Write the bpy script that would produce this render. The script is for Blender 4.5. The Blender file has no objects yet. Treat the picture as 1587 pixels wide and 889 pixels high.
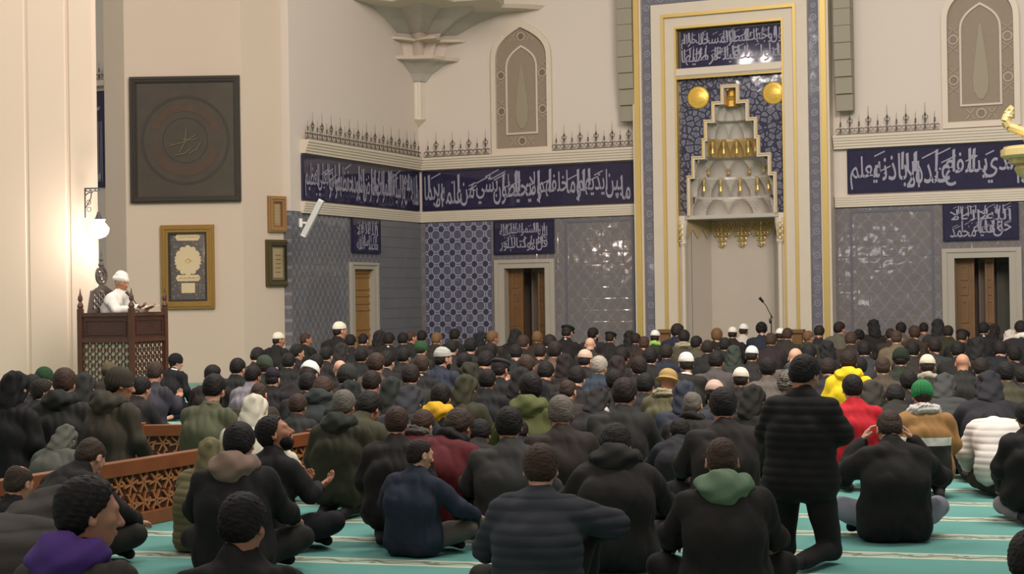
import bpy, bmesh, math, random
import numpy as np
from mathutils import Vector, Matrix, Euler
SC = bpy.context.scene
COL = SC.collection
rnd = random.Random(7)
# ------------------------------------------------------------------ camera
F = 2450.0; H = 1.55; CX, CY = 793.5, 444.5
TH = math.radians(23.3); PIT = math.atan(15.5 / F); ROLL = 0.015
FW = Vector((-math.sin(TH) * math.cos(PIT), math.cos(TH) * math.cos(PIT), math.sin(PIT)))
RT0 = Vector((math.cos(TH), math.sin(TH), 0)); UP0 = RT0.cross(FW)
RT = RT0 * math.cos(ROLL) - UP0 * math.sin(ROLL)
UP = UP0 * math.cos(ROLL) + RT0 * math.sin(ROLL)
EYE = Vector((0, 0, H))
cam = bpy.data.cameras.new('camera'); camo = bpy.data.objects.new('camera', cam); COL.objects.link(camo)
M = Matrix((RT, UP, -FW)).transposed().to_4x4(); M.translation = EYE
camo.matrix_world = M; cam.sensor_width = 36; cam.lens = 36 * F / 1587; cam.clip_end = 300; cam.clip_start = .05
SC.camera = camo
def ray(x, y): return FW + RT * ((x - CX) / F) - UP * ((y - CY) / F)
def on_y(x, y, Y): r = ray(x, y); return EYE + r * (Y / r.y)
def on_x(x, y, X): r = ray(x, y); return EYE + r * (X / r.x)
def on_z(x, y, Z=0): r = ray(x, y); return EYE + r * ((Z - H) / r.z)
def at(x, y, z): return EYE + ray(x, y) * z
def hor(x): return 460 - .015 * (x - CX)
# ------------------------------------------------------------------ light and exposure
W = bpy.data.worlds.new('world'); SC.world = W; W.use_nodes = True
W.node_tree.nodes['Background'].inputs[0].default_value = (1.0, .96, .92, 1)
W.node_tree.nodes['Background'].inputs[1].default_value = .3
vs = SC.view_settings; vs.view_transform = 'Standard'; vs.look = 'None'; vs.gamma = 1; vs.exposure = 0.0; vs.use_curve_mapping = False
def lamp(name, kind, loc, power, col, size=1., target=None, **kw):
    l = bpy.data.lights.new(name, kind); l.energy = power; l.color = col
    if kind == 'AREA': l.shape = 'DISK'; l.size = size
    else: l.shadow_soft_size = size
    o = bpy.data.objects.new(name, l); COL.objects.link(o); o.location = loc
    if target is not None: o.rotation_euler = (Vector(target) - Vector(loc)).to_track_quat('-Z', 'Y').to_euler()
    return o
WARM = (1.0, .94, .87)
lamp('hall_chandelier_light', 'AREA', (-8, 17, 12.5), 1000, WARM, 7, (-9, 19, 0))
lamp('front_chandelier_light', 'AREA', (0, 12, 11), 2300, WARM, 6, (-8, 28, 3))
lamp('rear_chandelier_light', 'AREA', (-3, 3, 11), 260, WARM, 6, (-4, 8, 0))
lamp('aisle_fill_light', 'AREA', (-22, 13, 9), 420, WARM, 4, (-19, 25, 3))  # unseen fill added to brighten the pillar's dim left face, no real chandelier
# small lamps of the ring chandeliers hanging outside the frame; their bulbs glint in the glazed tiles
def bulbs(cx, cy, cz, r, n, power, seed):
    q = random.Random(seed)
    for i in range(n):
        a = 6.2832 * i / n
        lamp('chandelier_bulb', 'POINT', (cx + r * math.cos(a), cy + r * math.sin(a) * 1.0, cz + q.uniform(-.2, .2)), power, (1, .93, .86), .14)
bulbs(-17.9, 13.0, 3.05, 1.0, 3, 10, 1)
bulbs(-13.2, -5.0, 3.3, .9, 7, 22, 2)
bulbs(-12.9, 11.5, 9.4, 1.0, 8, 66, 3)
# ------------------------------------------------------------------ materials
def lin(c): 
    return tuple(((v / 255) / 12.92 if v / 255 <= .04045 else ((v / 255 + .055) / 1.055) ** 2.4) for v in c) + (1,)
MATS = {}
def mat(name, rgb, rough=.6, metal=0, bump=0, bscale=40, var=0, vscale=3, spec=.5, emit=0):
    if name in MATS: return MATS[name]
    m = bpy.data.materials.new(name); MATS[name] = m; m.use_nodes = True; nt = m.node_tree; b = nt.nodes['Principled BSDF']
    b.inputs['Base Color'].default_value = lin(rgb); b.inputs['Roughness'].default_value = rough; b.inputs['Metallic'].default_value = metal
    b.inputs['Specular IOR Level'].default_value = spec
    if emit:
        b.inputs['Emission Color'].default_value = lin(rgb); b.inputs['Emission Strength'].default_value = emit
    if bump or var: tc = nt.nodes.new('ShaderNodeTexCoord')
    if bump:
        n = nt.nodes.new('ShaderNodeTexNoise'); n.inputs['Scale'].default_value = bscale; nt.links.new(tc.outputs['Object'], n.inputs['Vector'])
        bp = nt.nodes.new('ShaderNodeBump'); bp.inputs['Strength'].default_value = bump; bp.inputs['Distance'].default_value = .01
        nt.links.new(n.outputs[0], bp.inputs['Height']); nt.links.new(bp.outputs[0], b.inputs['Normal'])
    if var:
        n = nt.nodes.new('ShaderNodeTexNoise'); n.inputs['Scale'].default_value = vscale; n.inputs['Detail'].default_value = 4
        nt.links.new(tc.outputs['Object'], n.inputs['Vector'])
        mx = nt.nodes.new('ShaderNodeMix'); mx.data_type = 'RGBA'
        a = lin(rgb); mx.inputs[6].default_value = tuple(v * (1 - var) for v in a[:3]) + (1,); mx.inputs[7].default_value = tuple(min(1, v * (1 + var)) for v in a[:3]) + (1,)
        nt.links.new(n.outputs[0], mx.inputs[0]); nt.links.new(mx.outputs[2], b.inputs['Base Color'])
    return m
class NB:
    """tiny node builder"""
    def __init__(s, name, rough=.5):
        s.m = bpy.data.materials.new(name); MATS[name] = s.m; s.m.use_nodes = True; s.nt = s.m.node_tree; s.b = s.nt.nodes['Principled BSDF']
        s.b.inputs['Roughness'].default_value = rough
        s.tc = s.nt.nodes.new('ShaderNodeTexCoord'); s.sp = s.nt.nodes.new('ShaderNodeSeparateXYZ'); s.nt.links.new(s.tc.outputs['Object'], s.sp.inputs[0])
        s.x, s.y, s.z = s.sp.outputs[0], s.sp.outputs[1], s.sp.outputs[2]
    def f(s, op, a, b=None, c=None):
        n = s.nt.nodes.new('ShaderNodeMath'); n.operation = op
        for i, v in enumerate((a, b, c)):
            if v is None: continue
            if isinstance(v, (int, float)): n.inputs[i].default_value = v
            else: s.nt.links.new(v, n.inputs[i])
        return n.outputs[0]
    def tex(s, kind, scale, vec=None, **kw):
        n = s.nt.nodes.new(kind); n.inputs['Scale'].default_value = scale
        for k, v in kw.items():
            if k in n.inputs: n.inputs[k].default_value = v
            else: setattr(n, k, v)
        s.nt.links.new(vec or s.tc.outputs['Object'], n.inputs['Vector']); return n
    def mix(s, t, a, b):
        n = s.nt.nodes.new('ShaderNodeMix'); n.data_type = 'RGBA'
        s.nt.links.new(t, n.inputs[0]) if not isinstance(t, (int, float)) else setattr(n.inputs[0], 'default_value', t)
        for i, v in ((6, a), (7, b)):
            if isinstance(v, tuple): n.inputs[i].default_value = lin(v)
            else: s.nt.links.new(v, n.inputs[i])
        return n.outputs[2]
    def color(s, c): s.nt.links.new(c, s.b.inputs['Base Color']); return s
    def bump(s, h, strength=.3, dist=.01):
        bp = s.nt.nodes.new('ShaderNodeBump'); bp.inputs['Strength'].default_value = strength; bp.inputs['Distance'].default_value = dist
        s.nt.links.new(h, bp.inputs['Height']); s.nt.links.new(bp.outputs[0], s.b.inputs['Normal'])
CREAM = mat('cream plaster', (213, 198, 184), .75, bump=.05, bscale=8, var=.035, vscale=.5)
PILLAR = mat('pillar plaster', (200, 180, 160), .7, bump=.04, bscale=6, var=.04, vscale=.7)
STONE = mat('cream stone', (212, 196, 176), .45, var=.05, vscale=3)
MARB = mat('grey veined marble', (188, 178, 166), .3, var=.1, vscale=5)
GOLD = mat('gilding', (222, 176, 84), .28, .85, bump=.15, bscale=30)
GOLDL = mat('pale gilding', (214, 182, 110), .4, .55)
NAVY = mat('navy glazed tile', (46, 42, 66), .05, var=.3, vscale=9, bump=.025, bscale=3)
LETTER = mat('white tile lettering', (150, 144, 158), .4)
IRON = mat('dark cast iron', (92, 84, 72), .5, .4)
WOOD = mat('dark walnut wood', (84, 52, 38), .35, var=.3, vscale=12)
WOODR = mat('reddish barrier wood', (132, 74, 42), .4, var=.3, vscale=8)
DOORW = mat('oak door wood', (116, 80, 44), .5, var=.25, vscale=5)
DOORD = mat('dark passage panelling', (74, 58, 48), .7, var=.15, vscale=3)
WHITEP = mat('white plastic', (226, 220, 210), .4)
BLACKP = mat('black plastic', (24, 22, 22), .4)
GREYG = mat('grey green speaker grille', (150, 140, 120), .6, bump=.3, bscale=120)
# blue grey glazed wall tiles with ogee lattice
def tile_mat(name, base, line, px, pz, amp, horiz='x', rough=.07):
    n = NB(name, rough); u = n.x if horiz == 'x' else n.y
    a = n.f('MULTIPLY', u, 6.2832 / px); c = n.f('MULTIPLY', n.z, 6.2832 / pz)
    g = n.f('ADD', n.f('COSINE', a), n.f('COSINE', c)); d = n.f('ABSOLUTE', n.f('ADD', g, n.f('MULTIPLY', n.f('SINE', n.f('MULTIPLY', c, 2.)), .25)))
    l1 = n.f('SMOOTH_MIN', n.f('MULTIPLY', d, 2.6), 1., .2)
    vo = n.tex('ShaderNodeTexVoronoi', 9., Randomness=.9); v = n.f('MINIMUM', n.f('MULTIPLY', vo.outputs['Distance'], 3.), 1.)
    t = n.f('MULTIPLY', l1, n.f('MULTIPLY_ADD', v, .5, .5))
    mott = n.tex('ShaderNodeTexNoise', .8); warm = n.mix(mott.outputs[0], base, tuple(min(255, int(b * k)) for b, k in zip(base, (1.12, 1.04, .94))))
    n.color(n.mix(t, line, warm))
    fx = n.f('ABSOLUTE', n.f('SUBTRACT', n.f('FRACT', n.f('MULTIPLY', u, 4.)), .5)); fz = n.f('ABSOLUTE', n.f('SUBTRACT', n.f('FRACT', n.f('MULTIPLY', n.z, 4.)), .5))
    edge = n.f('MINIMUM', n.f('MULTIPLY', n.f('SUBTRACT', .5, n.f('MAXIMUM', fx, fz)), 14.), 1.)
    w = n.tex('ShaderNodeTexNoise', 1.7); n.bump(n.f('ADD', n.f('MULTIPLY', edge, .12), n.f('MULTIPLY', w.outputs[0], 2.5)), .5, .02)
    return n.m
TILE = tile_mat('blue grey ogee tile', (112, 108, 112), (128, 126, 134), .3, .36, .3)
TILEY = tile_mat('blue grey side tile', (100, 100, 108), (138, 140, 150), .2, .26, .3, 'y')
def plain_tile():
    n = NB('plain grey tile courses', .3)
    cz = n.f('FRACT', n.f('MULTIPLY', n.z, 4.5)); l = n.f('LESS_THAN', cz, .08); mt = n.tex('ShaderNodeTexNoise', 2.5)
    n.color(n.mix(l, n.mix(mt.outputs[0], (106, 102, 104), (120, 118, 120)), (92, 90, 96))); return n.m
PLAINT = plain_tile()
def floral(name, bg, fg, scale, cut=.30):
    n = NB(name, .12); v = n.tex('ShaderNodeTexVoronoi', scale, Randomness=.8); v2 = n.tex('ShaderNodeTexVoronoi', scale * 3.1, Randomness=1.)
    d = v.outputs['Distance']; a = n.f('LESS_THAN', d, cut); ring = n.f('LESS_THAN', n.f('ABSOLUTE', n.f('SUBTRACT', d, cut * .62)), .035)
    t = n.f('MULTIPLY', a, n.f('SUBTRACT', 1., n.f('MULTIPLY', ring, .8))); s2 = n.f('MULTIPLY', n.f('LESS_THAN', v2.outputs['Distance'], .22), .45)
    n.color(n.mix(n.f('MAXIMUM', t, s2), bg, fg)); w = n.tex('ShaderNodeTexNoise', 2.2); n.bump(w.outputs[0], .35, .03); return n.m
def pebbles():
    n = NB('navy floral mihrab tile', .07); v = n.tex('ShaderNodeTexVoronoi', 7.5, feature='DISTANCE_TO_EDGE', Randomness=1.); v2 = n.tex('ShaderNodeTexVoronoi', 7.5, Randomness=1.)
    t = n.f('SUBTRACT', 1., n.f('LESS_THAN', v.outputs['Distance'], .11)); r = n.f('LESS_THAN', n.f('ABSOLUTE', n.f('SUBTRACT', v2.outputs['Distance'], .26)), .05)
    n.color(n.mix(n.f('MULTIPLY', t, n.f('SUBTRACT', 1., n.f('MULTIPLY', r, .6))), (58, 55, 72), (116, 114, 126))); w = n.tex('ShaderNodeTexNoise', 2.2); n.bump(w.outputs[0], .35, .03); return n.m
FLORAL = pebbles()
BORDT = floral('grey blue border tile', (112, 108, 116), (130, 126, 134), 11, .3)
def carpet():
    n = NB('teal prayer carpet', .95)
    u = n.f('FRACT', n.f('DIVIDE', n.f('SUBTRACT', n.f('SUBTRACT', n.y, n.f('MULTIPLY', n.x, .128)), 8.73), .8))
    c = n.f('SUBTRACT', u, .125); band = n.f('LESS_THAN', n.f('ABSOLUTE', c), .125)
    sq = n.f('MULTIPLY', n.f('SINE', n.f('MULTIPLY', n.x, 22.)), .045); vine = n.f('LESS_THAN', n.f('ABSOLUTE', n.f('SUBTRACT', c, sq)), .022)
    e = n.f('LESS_THAN', n.f('ABSOLUTE', n.f('SUBTRACT', n.f('ABSOLUTE', c), .105)), .02)
    vo = n.tex('ShaderNodeTexVoronoi', 12.); dots = n.f('LESS_THAN', vo.outputs['Distance'], .26)
    mot = n.tex('ShaderNodeTexNoise', 1.3, Detail=5.); teal = n.mix(mot.outputs[0], (84, 142, 133), (102, 158, 148))
    inner = n.mix(n.f('MULTIPLY', n.f('MAXIMUM', vine, dots), .8), n.mix(.45, teal, (206, 200, 172)), (96, 84, 70))
    body = n.mix(band, teal, inner); n.color(n.mix(e, body, (205, 204, 180)))
    f = n.tex('ShaderNodeTexNoise', 300.); n.bump(f.outputs[0], .4, .004); return n.m
CARPET = carpet()
# ------------------------------------------------------------------ object helpers
def meta(o, label=None, cat=None, group=None, kind=None):
    if label: o['label'] = label
    if cat: o['category'] = cat
    if group: o['group'] = group
    if kind: o['kind'] = kind
    return o
def empty(name, loc, rz=0, **kw):
    o = bpy.data.objects.new(name, None); COL.objects.link(o); o.location = loc; o.rotation_euler = (0, 0, rz); o.empty_display_size = .1
    return meta(o, **kw)
def link(name, me, m=None, parent=None, smooth=False, loc=None, **kw):
    o = bpy.data.objects.new(name, me); COL.objects.link(o)
    if m is not None:
        for x in (m if isinstance(m, (list, tuple)) else [m]): me.materials.append(x)
    if parent is not None: o.parent = parent
    if loc is not None: o.location = loc
    if smooth:
        for p in me.polygons: p.use_smooth = True
    return meta(o, **kw)
class MB:
    def __init__(s): s.v = []; s.f = []; s.mi = []
    def add(s, vs, fs, mi=0):
        n = len(s.v); s.v += [tuple(v) for v in vs]; s.f += [tuple(i + n for i in f) for f in fs]; s.mi += [mi] * len(fs); return s
    def box(s, a, b, mi=0):
        x0, y0, z0 = a; x1, y1, z1 = b
        vs = [(x0, y0, z0), (x1, y0, z0), (x1, y1, z0), (x0, y1, z0), (x0, y0, z1), (x1, y0, z1), (x1, y1, z1), (x0, y1, z1)]
        return s.add(vs, [(0, 3, 2, 1), (4, 5, 6, 7), (0, 1, 5, 4), (1, 2, 6, 5), (2, 3, 7, 6), (3, 0, 4, 7)], mi)
    def tube(s, a, b, r0, r1=None, n=8, mi=0, caps=True):
        a = Vector(a); b = Vector(b); r1 = r0 if r1 is None else r1; d = (b - a).normalized(); u = d.orthogonal().normalized(); w = d.cross(u)
        vs = []
        for p, r in ((a, r0), (b, r1)):
            for i in range(n): t = 6.28318 * i / n; vs.append(p + (u * math.cos(t) + w * math.sin(t)) * r)
        fs = [(i, (i + 1) % n, n + (i + 1) % n, n + i) for i in range(n)]
        if caps: fs += [tuple(range(n - 1, -1, -1)), tuple(range(n, 2 * n))]
        return s.add(vs, fs, mi)
    def path(s, pts, r, n=6, mi=0):
        for a, b in zip(pts[:-1], pts[1:]): s.tube(a, b, r, r, n, mi)
        return s
    def lathe(s, c, prof, n=14, mi=0, ax=None):
        c = Vector(c); vs = []
        for z, r in prof:
            for i in range(n): t = 6.28318 * i / n; vs.append(c + Vector((r * math.cos(t), r * math.sin(t), z)))
        k = len(prof); fs = [(j * n + i, j * n + (i + 1) % n, (j + 1) * n + (i + 1) % n, (j + 1) * n + i) for j in range(k - 1) for i in range(n)]
        fs += [tuple(range(n - 1, -1, -1)), tuple(range((k - 1) * n, k * n))]
        return s.add(vs, fs, mi)
    def prism(s, pts, f0, f1, mi=0):
        """pts 2D outline; f0,f1 map (u,v) to 3D for the back and the front"""
        n = len(pts); vs = [f0(*p) for p in pts] + [f1(*p) for p in pts]
        from mathutils.geometry import tessellate_polygon
        tr = tessellate_polygon([[Vector((p[0], p[1], 0)) for p in pts]])
        fs = [tuple(t) for t in tr] + [tuple(i + n for i in reversed(t)) for t in tr] + [(i, (i + 1) % n, n + (i + 1) % n, n + i) for i in range(n)]
        return s.add(vs, fs, mi)
    def ring(s, po, pi, f0, f1, mi=0, closed=True):
        n = len(po); vs = [f0(*p) for p in po] + [f0(*p) for p in pi] + [f1(*p) for p in po] + [f1(*p) for p in pi]; fs = []
        for i in range(n if closed else n - 1):
            j = (i + 1) % n
            fs += [(i, j, n + j, n + i), (2 * n + i, 3 * n + i, 3 * n + j, 2 * n + j), (i, 2 * n + i, 2 * n + j, j), (n + i, n + j, 3 * n + j, 3 * n + i)]
        return s.add(vs, fs, mi)
    def build(s, name, m, parent=None, smooth=False, bevel=0, **kw):
        me = bpy.data.meshes.new(name); me.from_pydata(s.v, [], s.f)
        if isinstance(m, (list, tuple)): me.polygons.foreach_set('material_index', s.mi)
        bm = bmesh.new(); bm.from_mesh(me); bmesh.ops.recalc_face_normals(bm, faces=bm.faces); bm.to_mesh(me); bm.free()
        o = link(name, me, m, parent, smooth, **kw)
        if bevel:
            b = o.modifiers.new('bevel', 'BEVEL'); b.width = bevel; b.segments = 2; b.limit_method = 'ANGLE'
        return o
def struct(mb, name, m, **kw): return mb.build(name, m, kind='structure', **kw)
# ================================================================== the hall
D = 32.2; XS = -16.13
Yp = lambda y: (lambda u, v: (u, y, v))          # plane facing the camera: u = X, v = Z
Xp = lambda x: (lambda u, v: (x, u, v))          # plane facing +X: u = Y, v = Z
struct(MB().box((-30, -3, -.3), (14, 34, 0)), 'floor', CARPET)
# qibla wall with its two doorways cut out, side wall, cream upper parts
def wall_pieces(mb, x0, x1, z0, z1, holes, y0, y1, axis='y', mi=0):
    xs = sorted({x0, x1, *[h[0] for h in holes], *[h[1] for h in holes]})
    for a, b in zip(xs[:-1], xs[1:]):
        hs = [h for h in holes if h[0] < b - 1e-6 and h[1] > a + 1e-6]; z = z0
        for h in sorted(hs, key=lambda h: h[2]):
            if h[2] > z: mb.box((a, y0, z), (b, y1, h[2]), mi) if axis == 'y' else mb.box((y0, a, z), (y1, b, h[2]), mi)
            z = h[3]
        if z < z1: mb.box((a, y0, z), (b, y1, z1), mi) if axis == 'y' else mb.box((y0, a, z), (y1, b, z1), mi)
    return mb
DOORS = [(-14.05, -13.05, 0, 2.2), (-4.34, -3.27, 0, 2.2)]
NICHE = (-9.72, -7.6)
lo = MB(); wall_pieces(lo, XS, NICHE[0], 0, 3.3, [DOORS[0]], D, D + .3)
wall_pieces(lo, NICHE[1], 3, 0, 3.3, [DOORS[1]], D, D + .3); struct(lo, 'wall_qibla_tiled', TILE)
up = MB().box((XS - .3, D, 3.3), (NICHE[0], D + .3, 12)).box((NICHE[1], D, 3.3), (3, D + .3, 12)).box((NICHE[0], D, 6.2), (NICHE[1], D + .3, 12)); struct(up, 'wall_qibla_upper', CREAM)
SD = (29.05, 29.93, 0, 2.2)
struct(wall_pieces(MB(), 26.6, D, 0, 3.3, [SD], XS - .3, XS, 'x'), 'wall_side_tiled', TILEY)
struct(MB().box((XS - .3, 26.6, 3.3), (XS, D, 12)), 'wall_side_upper', CREAM)
struct(MB().box((XS + .001, 30.28, .0), (XS + .02, D - .03, 3.28)), 'trim_1', PLAINT)
# cream mouldings above and below the inscription band
def mould(mb, a0, a1, z0, z1, d, face):
    """face 'q' on the qibla wall, 's' on the side wall; d how far it stands out"""
    n = 5; 
    for i in range(n):
        za = z0 + (z1 - z0) * i / n; zb = z0 + (z1 - z0) * (i + 1) / n; k = d * (.45 + .55 * (i + 1) / n)
        if face == 'q': mb.box((a0, D - k, za), (a1, D + .01, zb))
        else: mb.box((XS - .01, a0, za), (XS + k, a1, zb))
for j, (f, a0, a1) in enumerate((('q', XS, -10.9), ('q', -6.66, 3), ('s', 27.0, D))):
    m = MB(); mould(m, a0, a1, 4.45, 4.72, .2, f); mould(m, a0, a1, 3.27, 3.5, .1, f); struct(m, 'trim_%d' % (j + 2), STONE)
# ------------------------------------------------------------------ Arabic lettering
AR = {}
for i, row in enumerate("ا8D2 ب8F4 ة932 ت954 ث994 ج9D4 حA14 خA54 دA92 ذAB2 رAD2 زAF2 سB14 شB54 صB94 ضBD4 طC14 ظC54 عC94 غCD4 فD14 قD54 كD94 لDD4 مE14 نE54 هE94 وED2 يF14 ء801".split()):
    base = 0xFE00 + int(row[1:3], 16); k = int(row[3]); AR[row[0]] = (base, base + 1 if k > 1 else 0, base + 2 if k > 3 else 0, base + 3 if k > 3 else 0)
def shape(t):
    out = []; i = 0
    while i < len(t):
        c = t[i]; f = AR[c]; prev = i > 0 and AR[t[i - 1]][2]; nxt = i + 1 < len(t) and AR[t[i + 1]][1]
        if c == 'ل' and nxt and t[i + 1] == 'ا': out.append(chr(0xFEFC if prev else 0xFEFB)); i += 2; continue
        k = f[3] if prev and nxt and f[2] else (f[1] or f[0]) if prev else f[2] if nxt and f[2] else f[0]
        out.append(chr(k)); i += 1
    return ''.join(reversed(out))
GLY = {}
def word_mesh(w):
    if w in GLY: return GLY[w]
    cu = bpy.data.curves.new('word', 'FONT'); cu.body = shape(w); cu.size = 1; cu.offset = .008; cu.resolution_u = 3
    o = bpy.data.objects.new('word', cu); COL.objects.link(o); bpy.context.view_layer.update()
    me = bpy.data.meshes.new_from_object(o.evaluated_get(bpy.context.evaluated_depsgraph_get()))
    v = np.array([tuple(p.co) for p in me.vertices]); fs = [tuple(p.vertices) for p in me.polygons]
    bpy.data.objects.remove(o); bpy.data.curves.remove(cu); bpy.data.meshes.remove(me)
    GLY[w] = (v, fs); return GLY[w]
def lettering(rows, u0, u1, z0, z1, fmap, d, parent, seed=0, flourish=1., m=None):
    """rows of words set right to left, tall and interlocked; a thin raised relief of depth d"""
    q = random.Random(seed); mb = MB(); nr = len(rows)
    for ri, row in enumerate(rows):
        ws = row.split(); zt = z1 - (z1 - z0) * ri / nr * .88; zb = z1 - (z1 - z0) * (ri + 1) / nr; hh = zt - zb
        wid = [max(.25, np.ptp(word_mesh(w)[0][:, 0])) for w in ws]; tot = sum(wid) * .9; x = u1; sc = (u1 - u0) / tot
        for i, w in enumerate(ws):
            v, fs = word_mesh(w); mn = v.min(0); ex = np.maximum(np.ptp(v, axis=0), .01)
            wd = wid[i] * sc * 1.02; xa = max(u0, x - wd); lift = (i % 2) * .16
            uu = xa + (v[:, 0] - mn[0]) / ex[0] * (x - xa)
            tall = .84 if ex[1] > .75 else .66 if ex[1] > .55 else .5
            zz = zb + hh * (.03 + lift * (1.04 - tall)) + (v[:, 1] - mn[1]) / ex[1] * hh * tall
            mb.add([fmap(d + (i % 3) * .004)(a, b) for a, b in zip(uu, zz)], fs)
            x -= wid[i] * .9 * sc
        n = int((u1 - u0) / (hh * .17) * flourish)
        for i in range(n):                              # slim uprights, slanting strokes and points that fill the ground
            cx = q.uniform(u0 + .04, u1 - .04); w_ = hh * .035; t = q.random()
            if t < .38:
                za = zb + hh * q.uniform(.3, .5); zc = zt - hh * q.uniform(.02, .1); dx = q.uniform(-.02, .02)
                mb.add([fmap(d - .004 - .0006 * (i % 5))(a, b) for a, b in ((cx - w_, za), (cx + w_ * .6, za), (cx + dx + w_, zc), (cx + dx - w_, zc - .03 * hh))], [(0, 1, 2, 3)])
            elif t < .75:
                za = zb + hh * q.uniform(.45, .85); L = hh * q.uniform(.2, .45); cx = min(cx, u1 - L)
                mb.add([fmap(d - .004 - .0006 * (i % 5))(a, b) for a, b in ((cx, za), (cx + L, za + L * .45), (cx + L, za + L * .45 + w_), (cx, za + w_))], [(0, 1, 2, 3)])
            else:
                za = zb + hh * q.uniform(.08, .9); r = hh * .035
                mb.add([fmap(d - .004 - .0006 * (i % 5))(a, b) for a, b in ((cx, za - r), (cx + r, za), (cx, za + r), (cx - r, za))], [(0, 1, 2, 3)])
    o = mb.build('lettering', m or LETTER, parent)
    s = o.modifiers.new('relief', 'SOLIDIFY'); s.thickness = .003; s.offset = 0; return o
qf = lambda d: Yp(D - d); sf = lambda d: Xp(XS + d)
def inscription(face, a0, a1, z0, z1, rows, label, group=None, seed=0, fl=1., pad=.06):
    mid = (a0 + a1) / 2; yy = face[1] if isinstance(face, tuple) else D; loc = (XS, mid, z0) if face == 's' else (mid, yy, z0)
    t = empty('inscription_panel', loc, label=label); t['category'] = 'inscription'
    if group: t['group'] = group
    L = Vector(loc)
    def fm(d):
        g = sf(d) if face == 's' else Yp(yy - d)
        return lambda u, v: tuple(Vector(g(u, v)) - L)
    m = MB(); m.prism([(a0, z0), (a1, z0), (a1, z1), (a0, z1)], fm(0.008), fm(.05)); m.build('tile_ground', NAVY, t)
    e = .025; m = MB(); m.ring([(a0, z0), (a1, z0), (a1, z1), (a0, z1)], [(a0 + e, z0 + e), (a1 - e, z0 + e), (a1 - e, z1 - e), (a0 + e, z1 - e)], fm(.05), fm(.06)); m.build('border', mat('dark navy edge', (26, 24, 52), .2), t)
    lettering(rows, a0 + pad, a1 - pad, z0 + .05, z1 - .04, fm, .062, t, seed, fl)
    return t
inscription('q', -16.02, -10.98, 3.53, 4.42, ["ما بين ايديهم وما خلفهم ولا يحيطون بشيء من علمه الا بما"], 'long navy calligraphy band between the wall corner and the golden mihrab', seed=1)
inscription('s', 27.0, 32.1, 3.53, 4.42, ["شاء وسع كرسيه السموات والارض ولا يوده حفظهما وهو العلي العظيم"], 'navy calligraphy band on the side wall beside the cream pillar', seed=2)
inscription('q', -6.4, 1.2, 3.54, 4.43, ["له ما في السموات وما في الارض من ذا الذي يشفع عنده الا باذنه يعلم"], 'navy calligraphy band to the right of the golden mihrab', seed=3)
inscription('q', -14.27, -12.83, 2.5, 3.24, ["الله السموات بها الله", "قل الا وكتاب اور"], 'navy calligraphy plaque above the doorway left of the mihrab', seed=4, fl=1.4, pad=.15)
inscription('q', -4.53, -3.09, 2.53, 3.27, ["الله لا اله الا", "حق عليه محمد"], 'navy calligraphy plaque above the right-hand doorway', seed=5, fl=1.4, pad=.14)
inscription('s', 28.97, 30.2, 2.53, 3.26, ["الله اله الا", "محمد رسول الله"], 'navy calligraphy plaque above the oak door in the side wall', seed=6, fl=1.4, pad=.14)
# ------------------------------------------------------------------ doorways
def doorway(n, face, a0, a1, zt, panels, o=.22):
    t = empty('door_%d' % n, (0, 0, 0), kind='structure'); g = Yp if face == 'q' else Xp
    S = D if face == 'q' else XS; sg = -1 if face == 'q' else 1
    for i, (w, k) in enumerate(((o, .05), (o * .72, .09), (o * .4, .06))):
        pass
    fr = MB()
    po = [(a0 - o, 0), (a0 - o, zt + o * .8), (a1 + o, zt + o * .8), (a1 + o, 0)]; pm = [(a0 - o * .55, 0), (a0 - o * .55, zt + o * .45), (a1 + o * .55, zt + o * .45), (a1 + o * .55, 0)]; pi = [(a0 + .015, 0), (a0 + .015, zt - .015), (a1 - .015, zt - .015), (a1 - .015, 0)]
    fr.ring(po, pm, g(S - sg * .02), g(S + sg * .07), closed=False); fr.ring(pm, pi, g(S - sg * .28), g(S + sg * .045), closed=False)
    fr.build('door_frame', mat('marble door frame', (172, 160, 146), .4, var=.05), t, kind='structure')
    for (u0, u1, dep, m, nm) in panels:
        b = MB(); ua, ub = a0 + (a1 - a0) * u0, a0 + (a1 - a0) * u1
        b.ring([(ua, 0), (ub, 0), (ub, zt), (ua, zt)], [(ua + .05, .1), (ub - .05, .1), (ub - .05, zt - .1), (ua + .05, zt - .1)], g(S - sg * (dep + .05)), g(S - sg * dep))
        b.prism([(ua, 0), (ub, 0), (ub, zt), (ua, zt)], g(S - sg * (dep + .08)), g(S - sg * (dep + .03)))
        if nm == 'door_leaf':
            for z0, z1 in ((.25, .8), (.9, 1.35), (1.45, 1.65), (1.75, 2.05)):
                b.ring([(ua + .12, z0), (ub - .12, z0), (ub - .12, z1), (ua + .12, z1)], [(ua + .16, z0 + .04), (ub - .16, z0 + .04), (ub - .16, z1 - .04), (ua + .16, z1 - .04)], g(S - sg * (dep + .03)), g(S - sg * (dep + .01)))
        b.build(nm, m, t, kind='structure')
PLA = mat('passage plaster', (120, 104, 92), .8)
doorway(1, 'q', *DOORS[0][:2], 2.2, [(-.1, 1.1, .95, DOORD, 'back_panel'), (-.02, .36, .2, DOORW, 'door_leaf'), (.36, .68, .7, PLA, 'passage_wall'), (.68, .86, .3, DOORW, 'door_leaf'), (.9, .96, .25, DOORW, 'door_edge')])
doorway(2, 'q', *DOORS[1][:2], 2.2, [(-.1, 1.1, .95, DOORD, 'back_panel'), (-.02, .34, .2, DOORW, 'door_leaf'), (.36, .52, .7, PLA, 'passage_wall'), (.52, .68, .3, DOORW, 'door_leaf'), (.68, 1.0, .8, mat('olive grey wall', (88, 84, 74), .8), 'passage_wall')])
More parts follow.
